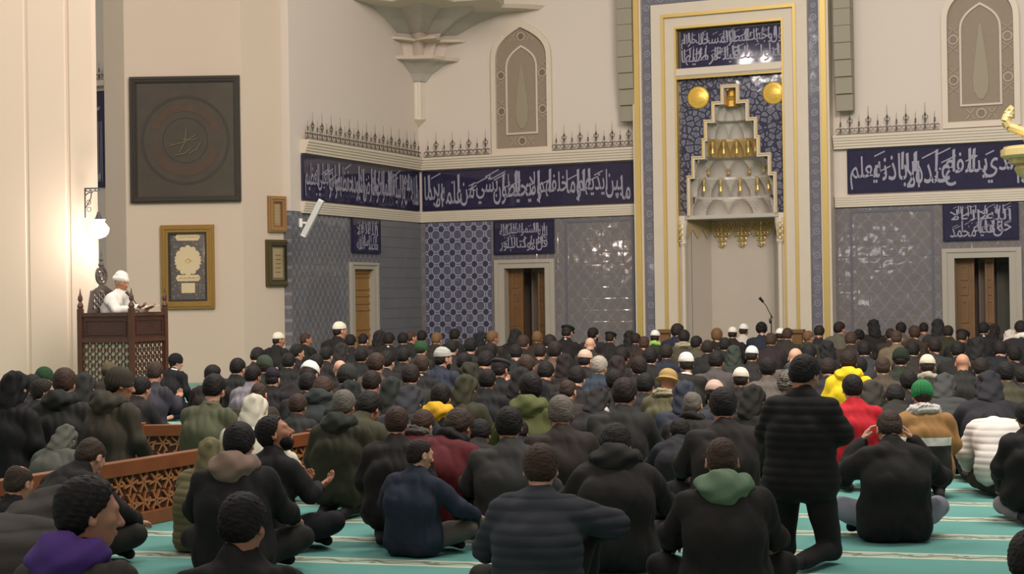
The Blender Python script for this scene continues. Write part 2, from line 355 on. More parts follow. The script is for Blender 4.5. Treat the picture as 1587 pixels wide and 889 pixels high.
doorway(3, 's', SD[0], SD[1], 2.2, [(-.05, 1.3, .06, mat('golden oak door', (150, 108, 58), .5, var=.2, vscale=5), 'door_leaf')], .16)
# ------------------------------------------------------------------ white interlaced star panel
def star_panel():
    x0, x1, z0, z1 = -15.98, -14.36, .02, 3.24
    t = empty('star_tile_panel', (0, D, 0), label='white interlaced star tile panel on blue, left of the middle doorway'); t['category'] = 'tile panel'
    MB().box((x0, -.02, z0), (x1, -.004, z1)).build('tile_ground', floral('deep blue panel tile', (90, 88, 104), (108, 106, 120), 9, .3), t)
    m = MB(); m2 = MB(); nx, nz = 6, 12; px = (x1 - x0) / nx; pz = (z1 - z0) / nz; w = .026
    fb, ff = (lambda u, v: (u, -.02, v)), (lambda u, v: (u, -.034, v))
    def bar(a, b):
        a = Vector((a[0], a[1])); b = Vector((b[0], b[1])); n = (b - a).normalized(); n = Vector((-n.y, n.x)) * w / 2
        m.prism([tuple(a + n), tuple(a - n), tuple(b - n), tuple(b + n)], fb, ff)
    for i in range(nx):
        for j in range(nz):
            cx, cz = x0 + px * (i + .5), z0 + pz * (j + .5)
            rr = .36 * px
            po = [(cx + rr * math.cos(a), cz + rr * math.sin(a)) for a in [math.pi / 8 + k * math.pi / 4 for k in range(8)]]; pi = [(cx + (u - cx) * .8, cz + (v - cz) * .8) for u, v in po]
            m.ring(po, pi, fb, ff)
            for k in range(8):
                a = math.pi / 8 + k * math.pi / 4; c, s = math.cos(a), math.sin(a); k2 = (1 if abs(c) > abs(s) else 0)
                e = (cx + math.copysign(px / 2, c), cz + s * rr * .55) if k2 else (cx + c * rr * .55, cz + math.copysign(pz / 2, s))
                bar((cx + c * rr, cz + s * rr), e)
            if True:
                r2 = .24 * px; st = [(cx + r2 * math.cos(k * math.pi / 4 + .39), cz + r2 * math.sin(k * math.pi / 4 + .39)) for k in range(8)]
                m2.prism(st, fb, ff)
    m2.build('dark_octagons', mat('dark octagon tile', (66, 62, 82), .2), t)
    m.build('star_lattice', mat('white glazed lattice', (160, 156, 172), .25), t)
star_panel()
for i, (a, b) in enumerate(((-12.6, -11.0), (-6.38, -4.72))):
    e = .05; struct(MB().ring([(a, .05), (b, .05), (b, 3.2), (a, 3.2)], [(a + e, .1), (b - e, .1), (b - e, 3.15), (a + e, 3.15)], Yp(D + .005), Yp(D - .012)), 'trim_%d' % (i + 5), mat('blue tile border', (100, 98, 108), .3))
# ------------------------------------------------------------------ arched windows with cypress grilles
def arch(x0, x1, z0, zs, zt, n=10):
    w = (x1 - x0) / 2; c = (x0 + x1) / 2; pts = [(x0, z0), (x1, z0), (x1, zs)]
    for i in range(1, n): a = i / n; pts.append((c + w * (math.cos(a * 1.25) - math.cos(1.25) * a * 1.0 * (a)) / (1 if a < 1 else 1) if False else c + w * (1 - a ** 1.9), zs + (zt - zs) * (a ** .72)))
    pts.append((c, zt))
    for i in range(n - 1, 0, -1): a = i / n; pts.append((c - w * (1 - a ** 1.9), zs + (zt - zs) * (a ** .72)))
    pts.append((x0, zs)); return pts
WBACK = mat('brown window screen', (146, 128, 110), .7, var=.1, vscale=14, bump=.2, bscale=60)
WTRAC = mat('pale tracery', (178, 160, 138), .6); WCYP = mat('dull green grey cypress', (152, 138, 116), .6); WROS = mat('brown rosette glass', (120, 98, 82), .4)
def window(n, x0, x1, z0, zt):
    t = empty('window_%d' % n, (0, D, 0), kind='structure'); y = lambda d: (lambda u, v: (u, -d, v)); w = x1 - x0; zs = zt - w * .62
    o = arch(x0, x1, z0, zs, zt); i1 = arch(x0 + .11, x1 - .11, z0 + .12, zs, zt - .16)
    MB().ring(o, i1, y(-.02), y(.09)).build('window_frame', STONE, t, kind='structure')
    MB().prism(i1, y(-.02), y(.02)).build('screen', WBACK, t, kind='structure')
    a0, a1 = x0 + .34, x1 - .34; zi = z0 + .42; zi2 = zt - .55
    p = arch(a0, a1, zi, zi2 - (a1 - a0) * .7, zi2); q = arch(a0 + .04, a1 - .04, zi + .04, zi2 - (a1 - a0) * .7, zi2 - .05)
    MB().ring(p, q, y(.015), y(.05)).build('inner_arch', mat('light arch moulding', (206, 188, 170), .6), t, kind='structure')
    c = (x0 + x1) / 2; h = zi2 - zi; prof = [(0, .06), (.05, .07), (.13, .14), (.15, .25), (.12, .42), (.07, .6), (.03, .76), (0, .82)]
    pts = [(c + r, zi + h * k) for r, k in prof] + [(c - r, zi + h * k) for r, k in prof[::-1][1:-1]]
    MB().prism(pts, y(.015), y(.035)).build('cypress', WCYP, t, kind='structure')
    tr = MB(); ro = MB(); xl, xr = x0 + .225, x1 - .225
    spots = [(xl, z0 + .95), (xr, z0 + .95), (xl, z0 + 1.75), (xr, z0 + 1.75), (c, z0 + .27), (c, zt - .36)]
    for (u, v) in spots:
        po = [(u + .1 * math.cos(k * .5236), v + .1 * math.sin(k * .5236)) for k in range(12)]; pi = [(u + (a - u) * .72, v + (b - v) * .72) for a, b in po]
        tr.ring(po, pi, y(.015), y(.04)); ro.prism([(u + (a - u) * .68, v + (b - v) * .68) for a, b in po], y(.015), y(.028))
        for s in (1, -1):
            if u in (xl, xr):
                tr.prism([(u - .11, v + s * .26), (u - .09, v + s * .26), (u + .11, v + s * .1), (u + .09, v + s * .1)], y(.015), y(.04)); tr.prism([(u + .11, v + s * .26), (u + .09, v + s * .26), (u - .11, v + s * .1), (u - .09, v + s * .1)], y(.015), y(.04))
            else:
                tr.prism([(u + s * .12, v + .1), (u + s * .14, v + .1), (u + s * .3, v - .11), (u + s * .28, v - .11)], y(.015), y(.04)); tr.prism([(u + s * .12, v - .1), (u + s * .14, v - .1), (u + s * .3, v + .11), (u + s * .28, v + .11)], y(.015), y(.04))
    tr.build('tracery', WTRAC, t, kind='structure'); ro.build('rosettes', WROS, t, kind='structure')
window(1, -14.27, -12.83, 4.72, 7.66); window(2, -4.5, -3.02, 4.75, 7.75)
# ------------------------------------------------------------------ iron cresting on the ledge
def finial_mesh(kind):
    m = MB(); h = .55 if kind else .38
    m.tube((0, 0, 0), (0, 0, h), .009, .003, 5)
    m.lathe((0, 0, .16), [(0, .006), (.02, .022), (.05, .012), (.07, .02), (.09, .006)], 6)
    if kind:
        for s in (1, -1):
            m.path([(0, 0, .2), (s * .04, 0, .23), (s * .055, 0, .28), (s * .03, 0, .3)], .008, 4)
        m.lathe((0, 0, .27), [(0, .006), (.04, .025), (.1, .004)], 6)
    for s in (1, -1):
        pts = [(s * (.055 + .045 * math.cos(a)), 0, .07 + .05 * math.sin(a)) for a in [k * .7 for k in range(8)]]; m.path(pts, .007, 4)
    return m
fins = []
for k in (0, 1):
    me = bpy.data.meshes.new('finial'); q = finial_mesh(k); me.from_pydata(q.v, [], q.f); me.materials.append(IRON); fins.append(me)
def cresting(a, b, label):
    a = Vector(a); b = Vector(b); L = (b - a).length; d = (b - a).normalized(); rz = math.atan2(d.y, d.x)
    t = empty('iron_cresting', a, rz, label=label, group='black iron crestings on the wall ledge'); t['category'] = 'railing'
    MB().box((0, -.012, 0), (L, .012, .025)).build('rail', IRON, t); MB().box((0, -.008, .12), (L, .008, .132)).build('rail', IRON, t)
    n = int(L / .185)
    for i in range(n):
        link('finial', fins[i % 2], parent=t, loc=((i + .5) * L / n, 0, .02))
cresting((XS + .12, 27.0, 4.72), (XS + .12, D - .15, 4.72), 'iron cresting on the side wall ledge beside the cream pillar')
cresting((XS + .2, D - .13, 4.72), (-14.3, D - .13, 4.72), 'iron cresting between the wall corner and the left arched window')
cresting((-12.8, D - .13, 4.72), (-10.95, D - .13, 4.72), 'iron cresting between the left arched window and the mihrab')
cresting((-6.6, D - .13, 4.72), (-4.55, D - .13, 4.72), 'iron cresting between the mihrab and the right arched window')
# ------------------------------------------------------------------ muqarnas squinch in the corner
def squinch():
    t = empty('muqarnas_corbel', (XS, D, 5.4), label='stepped plaster muqarnas corbel hanging in the wall corner'); t['category'] = 'muqarnas'
    C0 = (XS, D, 5.4)
    def rings(levels, name, m, smooth=False):
        mb = MB(); N = 49; vs = []
        for (z, r, amp, n) in levels:
            for i in range(N):
                a = i / (N - 1) * math.pi / 2; k = abs(((a / (math.pi / 2) * n) % 1) - .5) * 2
                rr = r * (1 + amp * (k - .5)); lim = 1.
                vs.append((rr * math.cos(a) * lim, -rr * math.sin(a) * lim, z - 5.4))
            vs.append((0, 0, z - 5.4))
        K = N + 1; fs = []
        for j in range(len(levels) - 1):
            for i in range(N - 1): fs.append((j * K + i, j * K + i + 1, (j + 1) * K + i + 1, (j + 1) * K + i))
        fs.append(tuple(range(K))); fs.append(tuple((len(levels) - 1) * K + i for i in range(K)))
        mb.add(vs, fs); mb.build(name, m, t)
    rings([(5.45, .03, 0, 1), (5.6, .2, 0, 2), (5.64, .2, .0, 2)], 'pendant', STONE)
    rings([(5.64, .17, .1, 2), (6.46, .17, .1, 2)], 'colonnette', STONE)
    rings([(6.46, .22, .1, 2), (6.62, .36, .15, 2), (6.86, .72, .2, 2)], 'corbel_tier', MARB)
    rings([(6.86, .98, .12, 2), (6.93, 1.02, .12, 2)], 'ledge', STONE)
    rings([(6.93, .55, .3, 3), (7.2, .62, .35, 3), (7.45, .85, .3, 3)], 'niche_tier', CREAM)
    rings([(7.28, 1.0, .45, 2), (7.33, 1.02, .45, 2)], 'ledge', STONE)
    rings([(7.45, .9, .25, 3), (7.68, 1.35, .3, 3), (7.86, 1.95, .28, 3)], 'corbel_tier', MARB)
    rings([(7.86, 2.75, .22, 3), (7.94, 2.85, .22, 3)], 'ledge', STONE)
    rings([(7.94, 1.7, .3, 4), (8.4, 1.8, .35, 4), (8.9, 2.3, .3, 4), (9.2, 3.0, .3, 4)], 'niche_tier', CREAM)
    rings([(9.2, 3.6, .15, 4), (9.3, 3.7, .15, 4)], 'ledge', STONE)
squinch()
# ================================================================== the mihrab
def mihrab():
    XC, HW = -8.77, 2.09; Y0 = D - .3
    t = empty('mihrab', (XC, D, 0), label='tall gilded marble mihrab with a blue tiled border and muqarnas hood'); t['category'] = 'prayer niche'
    y = lambda d: (lambda u, v: (u, -.3 - d, v))
    def u_ring(a, b, za, zb, d, m, nm, back=-.3):
        MB().ring([(-a, 0), (-a, za), (a, za), (a, 0)], [(-b, 0), (-b, zb), (b, zb), (b, 0)], y(back), y(d), closed=False).build(nm, m, t)
    u_ring(HW, HW - .05, 8.15, 8.1, .06, STONE, 'outer_frame'); u_ring(HW - .05, HW - .16, 8.1, 7.98, .1, GOLDL, 'gilded_moulding')
    u_ring(HW - .16, HW - .2, 7.98, 7.92, .05, STONE, 'fillet'); 
    u_ring(HW - .2, HW - .43, 7.92, 7.66, -.02, BORDT, 'tiled_border')
    u_ring(HW - .43, HW - .66, 7.66, 7.44, .07, STONE, 'marble_moulding'); u_ring(HW - .66, HW - .72, 7.44, 7.37, .1, GOLDL, 'gilded_moulding')
    u_ring(HW - .72, HW - .93, 7.37, 7.17, .03, STONE, 'inner_frame'); u_ring(HW - .93, HW - .97, 7.17, 7.12, .05, GOLDL, 'gilded_moulding')
    # raised roundels running along the tiled border
    RM = mat('grey glazed roundel', (138, 134, 146), .25); rms = {}
    def rl(u, v, r):
        if r not in rms:
            m = MB(); mk(m, 0, 0, r); o = m.build('border_roundel', RM, t); rms[r] = o.data; o.location = (u, 0, v)
        else: link('border_roundel', rms[r], parent=t, loc=(u, 0, v))
    def mk(m, u, v, r):
        po = [(u + r * math.cos(a * .7854), v + r * math.sin(a * .7854)) for a in range(8)]; pi = [(u + (a - u) * .62, v + (b - v) * .62) for a, b in po]; m.ring(po, pi, y(-.03), y(-.008))
        m.prism([(u + (a - u) * .3, v + (b - v) * .3) for a, b in po], y(-.03), y(-.008))
    for sx in (-1, 1):
        for i in range(32): rl(sx * (HW - .315), .12 + i * .242, .075 if i % 2 else .055)
    for i in range(15): rl(-1.7 + i * .243, 7.79, .075 if i % 2 else .055)
    W2 = HW - .97
    MB().box((-W2, -.36, 6.1), (W2, -.05, 6.28)).box((-W2, -.39, 6.13), (W2, -.3, 6.17)).build('cross_bar', STONE, t)
    MB().box((-W2 - .02, -.34, 6.06), (W2 + .02, -.29, 6.1)).build('gilded_fillet', GOLDL, t)
    # stepped opening of the hood
    ST = [(3.2, .96), (4.04, .96), (4.04, .85), (4.44, .85), (4.44, .62), (4.81, .62), (4.81, .57), (5.19, .57), (5.19, .4), (5.56, .4), (5.56, .2), (5.9, .2)]
    left = [(-r, z) for z, r in ST]; right = [(r, z) for z, r in ST[::-1]]
    MB().prism([(-W2, 3.2)] + left + right + [(W2, 3.2), (W2, 6.1), (-W2, 6.1)], y(-.28), y(-.12)).build('floral_tile_panel', FLORAL, t)
    e = .07
    def shrink(pts): return [(-(abs(u) - e) if u < 0 else abs(u) - e, v - (e if v > 3.3 else 0)) for u, v in pts]
    so, si = left + right, shrink(left + right)
    MB().ring(so, si, y(-.28), y(-.04), closed=False).build('stepped_arch', STONE, t)
    g0 = [(u * (1 - .012 / max(.1, abs(u))), v - .012) for u, v in so]; g1 = [(u * (1 - .03 / max(.1, abs(u))), v - .03) for u, v in so]
    MB().ring(g0, g1, y(-.04), y(-.02), closed=False).build('gilded_step_edge', GOLDL, t)
    # muqarnas cells, tier over tier
    tiers = [(3.2, 3.6, .92, 5), (3.6, 4.02, .9, 6), (4.02, 4.42, .84, 5), (4.42, 4.8, .6, 6), (4.8, 5.17, .55, 5), (5.17, 5.5, .36, 5)]
    ROW = []
    for k, (z0, z1, R, n) in enumerate(tiers):
        vs = []; N = 12 * n + 1; T = 9; Rn = tiers[k + 1][2] * .97 if k + 1 < len(tiers) else .18
        for j in range(T):
            s = j / (T - 1)
            for i in range(N):
                a = i / (N - 1) * math.pi; c = abs(math.sin(n * (a + (math.pi / n / 2 if k % 2 else 0)))); c = c ** .6
                depth = (.16 * R) * c * max(0, 1 - (s / max(.25, c)) ** 3) + .03 * (1 - s)
                r = R * (1 - .12 * s * s) * .9 + depth; r = max(r, Rn * .9) if s < .99 else max(Rn, .1) * .92
                vs.append((min(max(-R, r * math.cos(a)), R), -.2 + .85 * r * math.sin(a), z0 + (z1 - z0) * s))
        fs = [(j * N + i, j * N + i + 1, (j + 1) * N + i + 1, (j + 1) * N + i) for j in range(T - 1) for i in range(N - 1)]
        MB().add(vs, fs).build('muqarnas_tier', MARB if k not in (3,) else mat('warm gilt marble', (190, 160, 104), .35, .35, var=.15, vscale=9), t)
    MB().lathe((0, .0, 5.45), [(0, .17), (.12, .15), (.2, .17), (.22, .12), (.36, .1), (.42, .02)], 10).build('gilded_crown', GOLD, t)
    MB().box((-.96, .75, 3.0), (.96, .8, 5.9)).build('hood_back', MARB, t)
    for (z0, z1, R, n) in ((3.66, 3.98, .80, 6), (4.06, 4.2, .74, 5), (4.44, 4.76, .53, 6)):
        for i in range(1, n):
            g = MB(); a = i / n * math.pi; x, yy = R * math.cos(a), -.2 + .85 * R * math.sin(a) - .03
            g.lathe((x, yy, z0), [(0, .012), ((z1 - z0) * .2, .04), ((z1 - z0) * .5, .022), ((z1 - z0) * .8, .04), (z1 - z0, .012)], 8); g.build('gilded_drop', GOLDL, t)
    MB().box((-1.0, -.24, 3.12), (1.0, .62, 3.2)).build('hood_ledge', MARB, t)
    # niche walls and jambs below the hood
    pl = [(-1.08, -.24), (-.68, .55), (.68, .55), (1.08, -.24)]
    m = MB()
    for a, b in zip(pl[:-1], pl[1:]): m.add([(a[0], a[1], 0), (b[0], b[1], 0), (b[0], b[1], 3.15), (a[0], a[1], 3.15)], [(0, 1, 2, 3)])
    m.build('niche_wall', mat('pale niche marble', (190, 175, 160), .35, var=.05, vscale=2), t)
    sk = MB()
    for a, b in zip(pl[:-1], pl[1:]):
        A = Vector((a[0], a[1], 0)); B = Vector((b[0], b[1], 0)); L = (B - A).length; n = max(2, int(L / .27)); dn = Vector((-(B - A).y, (B - A).x, 0)).normalized() * -.03
        for i in range(n):
            p = A.lerp(B, i / n) + dn; q = A.lerp(B, (i + 1) / n) + dn; mm = (p + q) / 2
            sk.add([p + Vector((0, 0, 3.12)), q + Vector((0, 0, 3.12)), q + Vector((0, 0, 2.92)), mm + Vector((0, 0, 2.72)), p + Vector((0, 0, 2.92))], [(0, 1, 2, 3, 4)])
    sk.build('carved_skirt', mat('gilt carved skirt', (186, 160, 122), .45, .1), t)
    f = MB()
    for cx, w in ((-.42, .24), (0.02, .26), (.43, .22)):
        for j in range(5):
            ww = w * (1 - j / 5.5); zz = 3.02 - j * .105
            for sx in (-1, 1):
                for q in range(2 if j < 3 else 1):
                    x = cx + sx * ww * (q + .5) / (2 if j < 3 else 1.2); r = .045
                    f.path([(x + r * math.cos(a * .8) * (1 - a * .06), .475, zz + r * math.sin(a * .8) * (1 - a * .06)) for a in range(9)], .012, 5)
            f.path([(cx, .475, zz + .05), (cx, .475, zz - .06)], .014, 5)
    f.build('gold_filigree', GOLDL, t)
    for sx in (-1, 1):
        c = MB().lathe((sx * 1.03, -.34, 0), [(0, .075), (.15, .075), (.2, .05), (2.55, .05), (2.62, .08), (2.7, .06), (3.0, .1), (3.1, .1)], 12); c.build('slim_column', STONE, t)
        MB().box((min(sx * 1.0, sx * W2), -.3, 0), (max(sx * 1.0, sx * W2), -.05, 3.2)).build('jamb', STONE, t)
        g = MB()
        for j in range(3): g.path([(sx * 1.06 + .05 * math.cos(a * .8), -.43, 2.95 - j * .12 + .05 * math.sin(a * .8)) for a in range(8)], .012, 5)
        g.build('gold_filigree', GOLDL, t)
    for px, py in ((1082, 151), (1199, 144)):
        p = on_y(px, py, D - .2); g = MB(); x, z = p.x - XC, p.z
        prof = [(0, .235), (.015, .235), (.03, .2), (.03, .17), (.045, .15), (.05, 0.001)]
        n = 28; vs = []
        for dd, r in prof:
            for i in range(n): a = 6.28318 * i / n; vs.append((x + r * math.cos(a), -.18 - dd, z + r * math.sin(a)))
        g.add(vs, [(j * n + i, j * n + (i + 1) % n, (j + 1) * n + (i + 1) % n, (j + 1) * n + i) for j in range(len(prof) - 1) for i in range(n)])
        g.build('gilded_roundel', mat('bright gold leaf', (236, 190, 84), .35, .3, bump=.5, bscale=26), t, smooth=True)
    return t
mihrab()
inscription(('y', D - .12), -9.87, -7.5, 6.28, 7.1, ["فول وجهك شطر المسجد الحرام", "فلنولينك قبلة ترضيها"], 'upper calligraphy panel inside the gilded mihrab frame', seed=9, fl=1.6, pad=.05)
# ------------------------------------------------------------------ pillars and aisle wall on the left
PA, PB, PC = Vector((-16.13, 27.0, 0)), Vector((-16.66, 25.73, 0)), Vector((-18.73, 24.87, 0))
pts = [(-16.13 - .001, 27.0), (-16.66, 25.73), (-18.73, 24.87), (-19.42, 25.15), (-19.42, 28.5), (XS - .05, 28.5)]
struct(MB().prism(pts, lambda u, v: (u, v, 0), lambda u, v: (u, v, 12)), 'wall_pillar', PILLAR)
def face_point(px, py, A, B):
    r = ray(px, py); d = (B - A); n = Vector((-d.y, d.x, 0)); k = (A - EYE).dot(n) / r.dot(n); return EYE + r * k
edge = EYE + (FW + RT0 * ((152 - CX) / F)) * 23; edge.z = 0
ur = RT0.copy(); vf = Vector((FW.x, FW.y, 0)).normalized()
prof = [(-1.3, 3), (0, .06), (-.05, 0), (-.38, 0), (-.395, .02), (-.44, .02), (-.455, 0), (-.98, 0), (-.995, .015), (-1.03, .015), (-1.045, 0), (-3.6, 0), (-3.6, 3)]
pp = [edge + ur * u + vf * v for u, v in prof]
struct(MB().prism([(p.x, p.y) for p in pp], lambda u, v: (u, v, 0), lambda u, v: (u, v, 12)), 'wall_front_pier', mat('front pier plaster', (208, 185, 163), .65, var=.04, vscale=.6))
YA = at(159, 216, 34).y
xa, xb = at(60, 216, 34).x, at(185, 216, 34).x
struct(MB().box((xa - 3, YA, 0), (xb + .5, YA + .3, 12)), 'wall_aisle', CREAM)
p0, p1 = on_y(150, 142, YA), on_y(166, 290, YA)
inscription(('y', YA), p0.x - 1.2, p1.x, p1.z, p0.z, ["الله نور السموات والارض"], 'narrow strip of calligraphy band seen between the two cream pillars', seed=12)
pr_ = on_y(158, 118, YA)
struct(MB().box((pr_.x - 1.5, YA - .2, on_y(158, 126, YA).z - .12), (pr_.x + .2, YA, on_y(158, 126, YA).z)), 'trim_7', STONE)
cresting((pr_.x - .6, YA - .1, on_y(158, 126, YA).z), (pr_.x + .12, YA - .1, on_y(158, 126, YA).z), 'short iron cresting seen between the two cream pillars')
# ------------------------------------------------------------------ framed works on the pillar
def frame_on(c4, A, B, label, fw, mats, depth=.07, group=None):
    ps = [face_point(x, y, A, B) for x, y in c4]; d = (B - A).normalized(); c = sum(ps, Vector()) / 4
    w = ((ps[1] - ps[0]).length + (ps[2] - ps[3]).length) / 2; h = ((ps[0] - ps[3]).length + (ps[1] - ps[2]).length) / 2
    t = empty('framed_artwork', (c.x, c.y, c.z - h / 2), math.atan2(d.y, d.x), label=label); t['category'] = 'picture'
    if group: t['group'] = group
    t['w'] = 0; del t['w']
    y = lambda k: (lambda u, v: (u, -k, v + h / 2)); R = lambda a, b: [(-a, -b), (a, -b), (a, b), (-a, b)]
    MB().ring(R(w / 2, h / 2), R(w / 2 - fw, h / 2 - fw), y(0), y(depth)).ring(R(w / 2 - fw * .3, h / 2 - fw * .3), R(w / 2 - fw * .6, h / 2 - fw * .6), y(0), y(depth + .02)).build('frame', mats[0], t)
    MB().ring(R(w / 2 - fw, h / 2 - fw), R(w / 2 - fw * 1.25, h / 2 - fw * 1.25), y(0), y(depth * .8)).build('inner_slip', mats[1], t)
    MB().prism(R(w / 2 - fw, h / 2 - fw), y(0.002), y(.02)).build('backing', mats[2], t)
    return t, y, w, h
DKF = mat('blackened bronze frame', (56, 48, 40), .5, .2)
def sheen(name, c, c2, sc):
    n = NB(name, .35); v = n.tex('ShaderNodeTexNoise', sc, Detail=5.); n.color(n.mix(v.outputs[0], c, c2)); n.bump(v.outputs[0], .3, .02); return n.m
t, y, w, h = frame_on([(200, 122), (371, 115), (375, 311), (205, 316)], PC, PB, 'large dark square artwork with a faint red ring on the cream pillar', .09, (DKF, mat('dark slip', (40, 36, 32), .6), sheen('dark bronze ground', (60, 54, 48), (80, 70, 60), 3.)))
def circ(u, v, r, n=40): return [(u + r * math.cos(6.28318 * i / n), v + r * math.sin(6.28318 * i / n)) for i in range(n)]
def arc(a0, a1, r0, r1, n=20): return ([(r1 * math.cos(math.radians(a0 + (a1 - a0) * i / n)), r1 * math.sin(math.radians(a0 + (a1 - a0) * i / n)) - .02) for i in range(n + 1)] + [(r0 * math.cos(math.radians(a0 + (a1 - a0) * i / n)), r0 * math.sin(math.radians(a0 + (a1 - a0) * i / n)) - .02) for i in range(n, -1, -1)])
m = MB(); m.prism(arc(15, 160, .56, .7), y(.018), y(.026)); m.prism(arc(195, 345, .5, .68), y(.018), y(.026)); m.build('faded_red_ring', sheen('faded russet', (66, 54, 46), (88, 68, 54), 5.), t)
m = MB(); m.ring(circ(0, -.02, .86), circ(0, -.02, .8), y(.018), y(.024)); m.ring(circ(0, -.02, .44), circ(0, -.02, .42), y(.018), y(.024)); m.build('dark_ring', mat('darker bronze', (56, 50, 44), .4), t)
m = MB()
for a, b, c, dd in ((-.3, -.12, .2, .08), (-.12, -.26, .02, .2), (-.2, -.3, .1, -.18), (.05, -.28, .3, -.05), (-.05, .0, .22, .02)): m.path([(a, -.03, h / 2 + b), ((a + c) / 2 + .04, -.03, h / 2 + (b + dd) / 2 - .03), (c, -.03, h / 2 + dd)], .012, 4)
m.build('faint_script', mat('dim bronze script', (104, 92, 70), .5), t)
OLDG = mat('aged gold frame', (150, 116, 56), .4, .4, bump=.4, bscale=60); PAPER = mat('old cream paper', (206, 184, 146), .8, var=.05)
t, y, w, h = frame_on([(249, 350), (332, 347), (334, 477), (252, 479)], PC, PB, 'gold framed calligraphy certificate with a sunburst rosette below the large dark artwork', .14, (OLDG, mat('dark slip', (40, 36, 32), .6), floral('illuminated grey blue ground', (92, 86, 84), (128, 116, 104), 14, .3)))
m = MB(); sb = [((.27 if k % 2 else .2) * math.cos(k * math.pi / 12), (.27 if k % 2 else .2) * math.sin(k * math.pi / 12) + .12) for k in range(24)]; m.prism(sb, y(.018), y(.028))
for k in range(12):
    a = k * math.pi / 6; m.prism(circ(.2 * math.cos(a), .12 + .24 * math.sin(a), .055, 10), y(.018), y(.03))
m.build('sunburst', PAPER, t)
m = MB(); m.path([(-.06, -.034, h / 2 + .1), (.0, -.034, h / 2 + .16), (.07, -.034, h / 2 + .12), (-.02, -.034, h / 2 + .08)], .008, 4)
for z0 in (.5, -.28): 
    for k in range(5): m.path([(-.18 + k * .08, -.034, h / 2 + z0 + .05), (-.14 + k * .08, -.034, h / 2 + z0 + .085), (-.11 + k * .08, -.034, h / 2 + z0 + .06)], .006, 4)
m.build('gold_script', GOLDL, t)
def pill(cx, cz, hw, hh): return [(cx - hw, cz - hh), (cx + hw, cz - hh), (cx + hw + hh * .6, cz), (cx + hw, cz + hh), (cx - hw, cz + hh), (cx - hw - hh * .6, cz)]
for q_ in (pill(0, .565, .2, .065), pill(0, -.215, .2, .06)): MB().prism(q_, y(.018), y(.028)).build('text_cartouche', PAPER, t)
m = MB(); m.prism([(-.13, -.5), (.13, -.5), (.13, -.31), (-.13, -.31)], y(.018), y(.028)); m.build('text_panel', PAPER, t)
for lab, c4, mats in (('small upper tan framed panel on the right face of the cream pillar', [(414, 304), (441, 304), (443, 360), (414, 359)], (mat('tan frame', (150, 112, 66), .5, bump=.3), mat('red brown slip', (120, 84, 54), .6), sheen('tan ground', (150, 116, 78), (168, 132, 96), 8.))),
                      ('lower olive framed certificate on the right face of the cream pillar', [(411, 371), (448, 372), (448, 444), (411, 443)], (mat('olive brown frame', (84, 70, 42), .5, .2), mat('dark slip', (40, 36, 32), .6), sheen('olive ground', (110, 96, 66), (128, 112, 80), 8.)))):
    t, y, w, h = frame_on(c4, PB, PA, lab, .1, mats)
    MB().prism([(-w / 2 + .17, -h / 2 + .17), (w / 2 - .17, -h / 2 + .17), (w / 2 - .17, h / 2 - .17), (-w / 2 + .17, h / 2 - .17)], y(.018), y(.026)).build('sheet', mat('aged sheet', (158, 138, 102), .7, var=.08), t)
    m = MB()
    for k in range(5): m.box((-w / 2 + .22, -.032, h * .3 + k * h * .09), (w / 2 - .22, -.027, h * .3 + k * h * .09 + .015))
    m.build('script_lines', mat('faded script', (116, 98, 66), .7), t)
# ------------------------------------------------------------------ loudspeakers
def tilted_speaker():
    p = at(484, 338, 29.6); t = empty('column_speaker', p, label='white slim column loudspeaker tilted off the cream pillar edge'); t['category'] = 'loudspeaker'
    ax = (at(497, 309, 29.6) - at(468, 366, 29.6)); L = ax.length; a = ax.normalized(); s = a.cross(-FW).normalized(); f = s.cross(a)
    def V(u, v, w): return tuple(a * u + s * v + f * w)
    m = MB(); m.add([V(-L / 2, -.06, -.07), V(L / 2, -.06, -.07), V(L / 2, .06, -.07), V(-L / 2, .06, -.07), V(-L / 2, -.05, .07), V(L / 2, -.05, .07), V(L / 2, .05, .07), V(-L / 2, .05, .07)], [(0, 1, 2, 3), (4, 5, 6, 7), (0, 1, 5, 4), (1, 2, 6, 5), (2, 3, 7, 6), (3, 0, 4, 7)]); m.build('housing', WHITEP, t, bevel=.012)
    m = MB(); m.add([V(-L * .45, -.04, .074), V(L * .45, -.04, .074), V(L * .45, .04, .074), V(-L * .45, .04, .074)], [(0, 1, 2, 3)]); m.build('grille', mat('white perforated grille', (204, 200, 194), .7, bump=.6, bscale=150), t)
    b = at(466, 345, 29.6) - p; m = MB(); m.tube(V(-.1, 0, -.05), b, .02, .02, 8); m.tube(b - Vector((0, 0, .08)), b + Vector((0, 0, .08)), .035, .035, 8); m.build('wall_bracket', WHITEP, t)
tilted_speaker()
def line_array(x, z0, label):
    t = empty('line_array_speaker', (x, D - .03, z0), label=label, group='tall grey line array loudspeakers beside the mihrab'); t['category'] = 'loudspeaker'
    m = MB(); n = 14
    for i in range(n):
        za = i * .34; off = .0 if i > 3 else .02 * (4 - i) ** 1.5; tilt = .02
        m.add([(-.17, -.435 + off, za), (.17, -.435 + off, za), (.17, -.06, za), (-.17, -.06, za), (-.17, -.44 + off, za + .337), (.17, -.44 + off, za + .337), (.17, -.06, za + .337), (-.17, -.06, za + .337)], [(0, 3, 2, 1), (4, 5, 6, 7), (0, 1, 5, 4), (1, 2, 6, 5), (2, 3, 7, 6), (3, 0, 4, 7)])
    m.build('speaker_modules', GREYG, t, bevel=.01)
    MB().box((-.05, -.07, .2), (.05, 0, 4.5)).build('wall_bracket', mat('painted steel', (150, 142, 124), .5), t)
p = on_y(973, 188, D - .3); line_array(p.x, p.z, 'grey line array loudspeaker at the left edge of the mihrab')
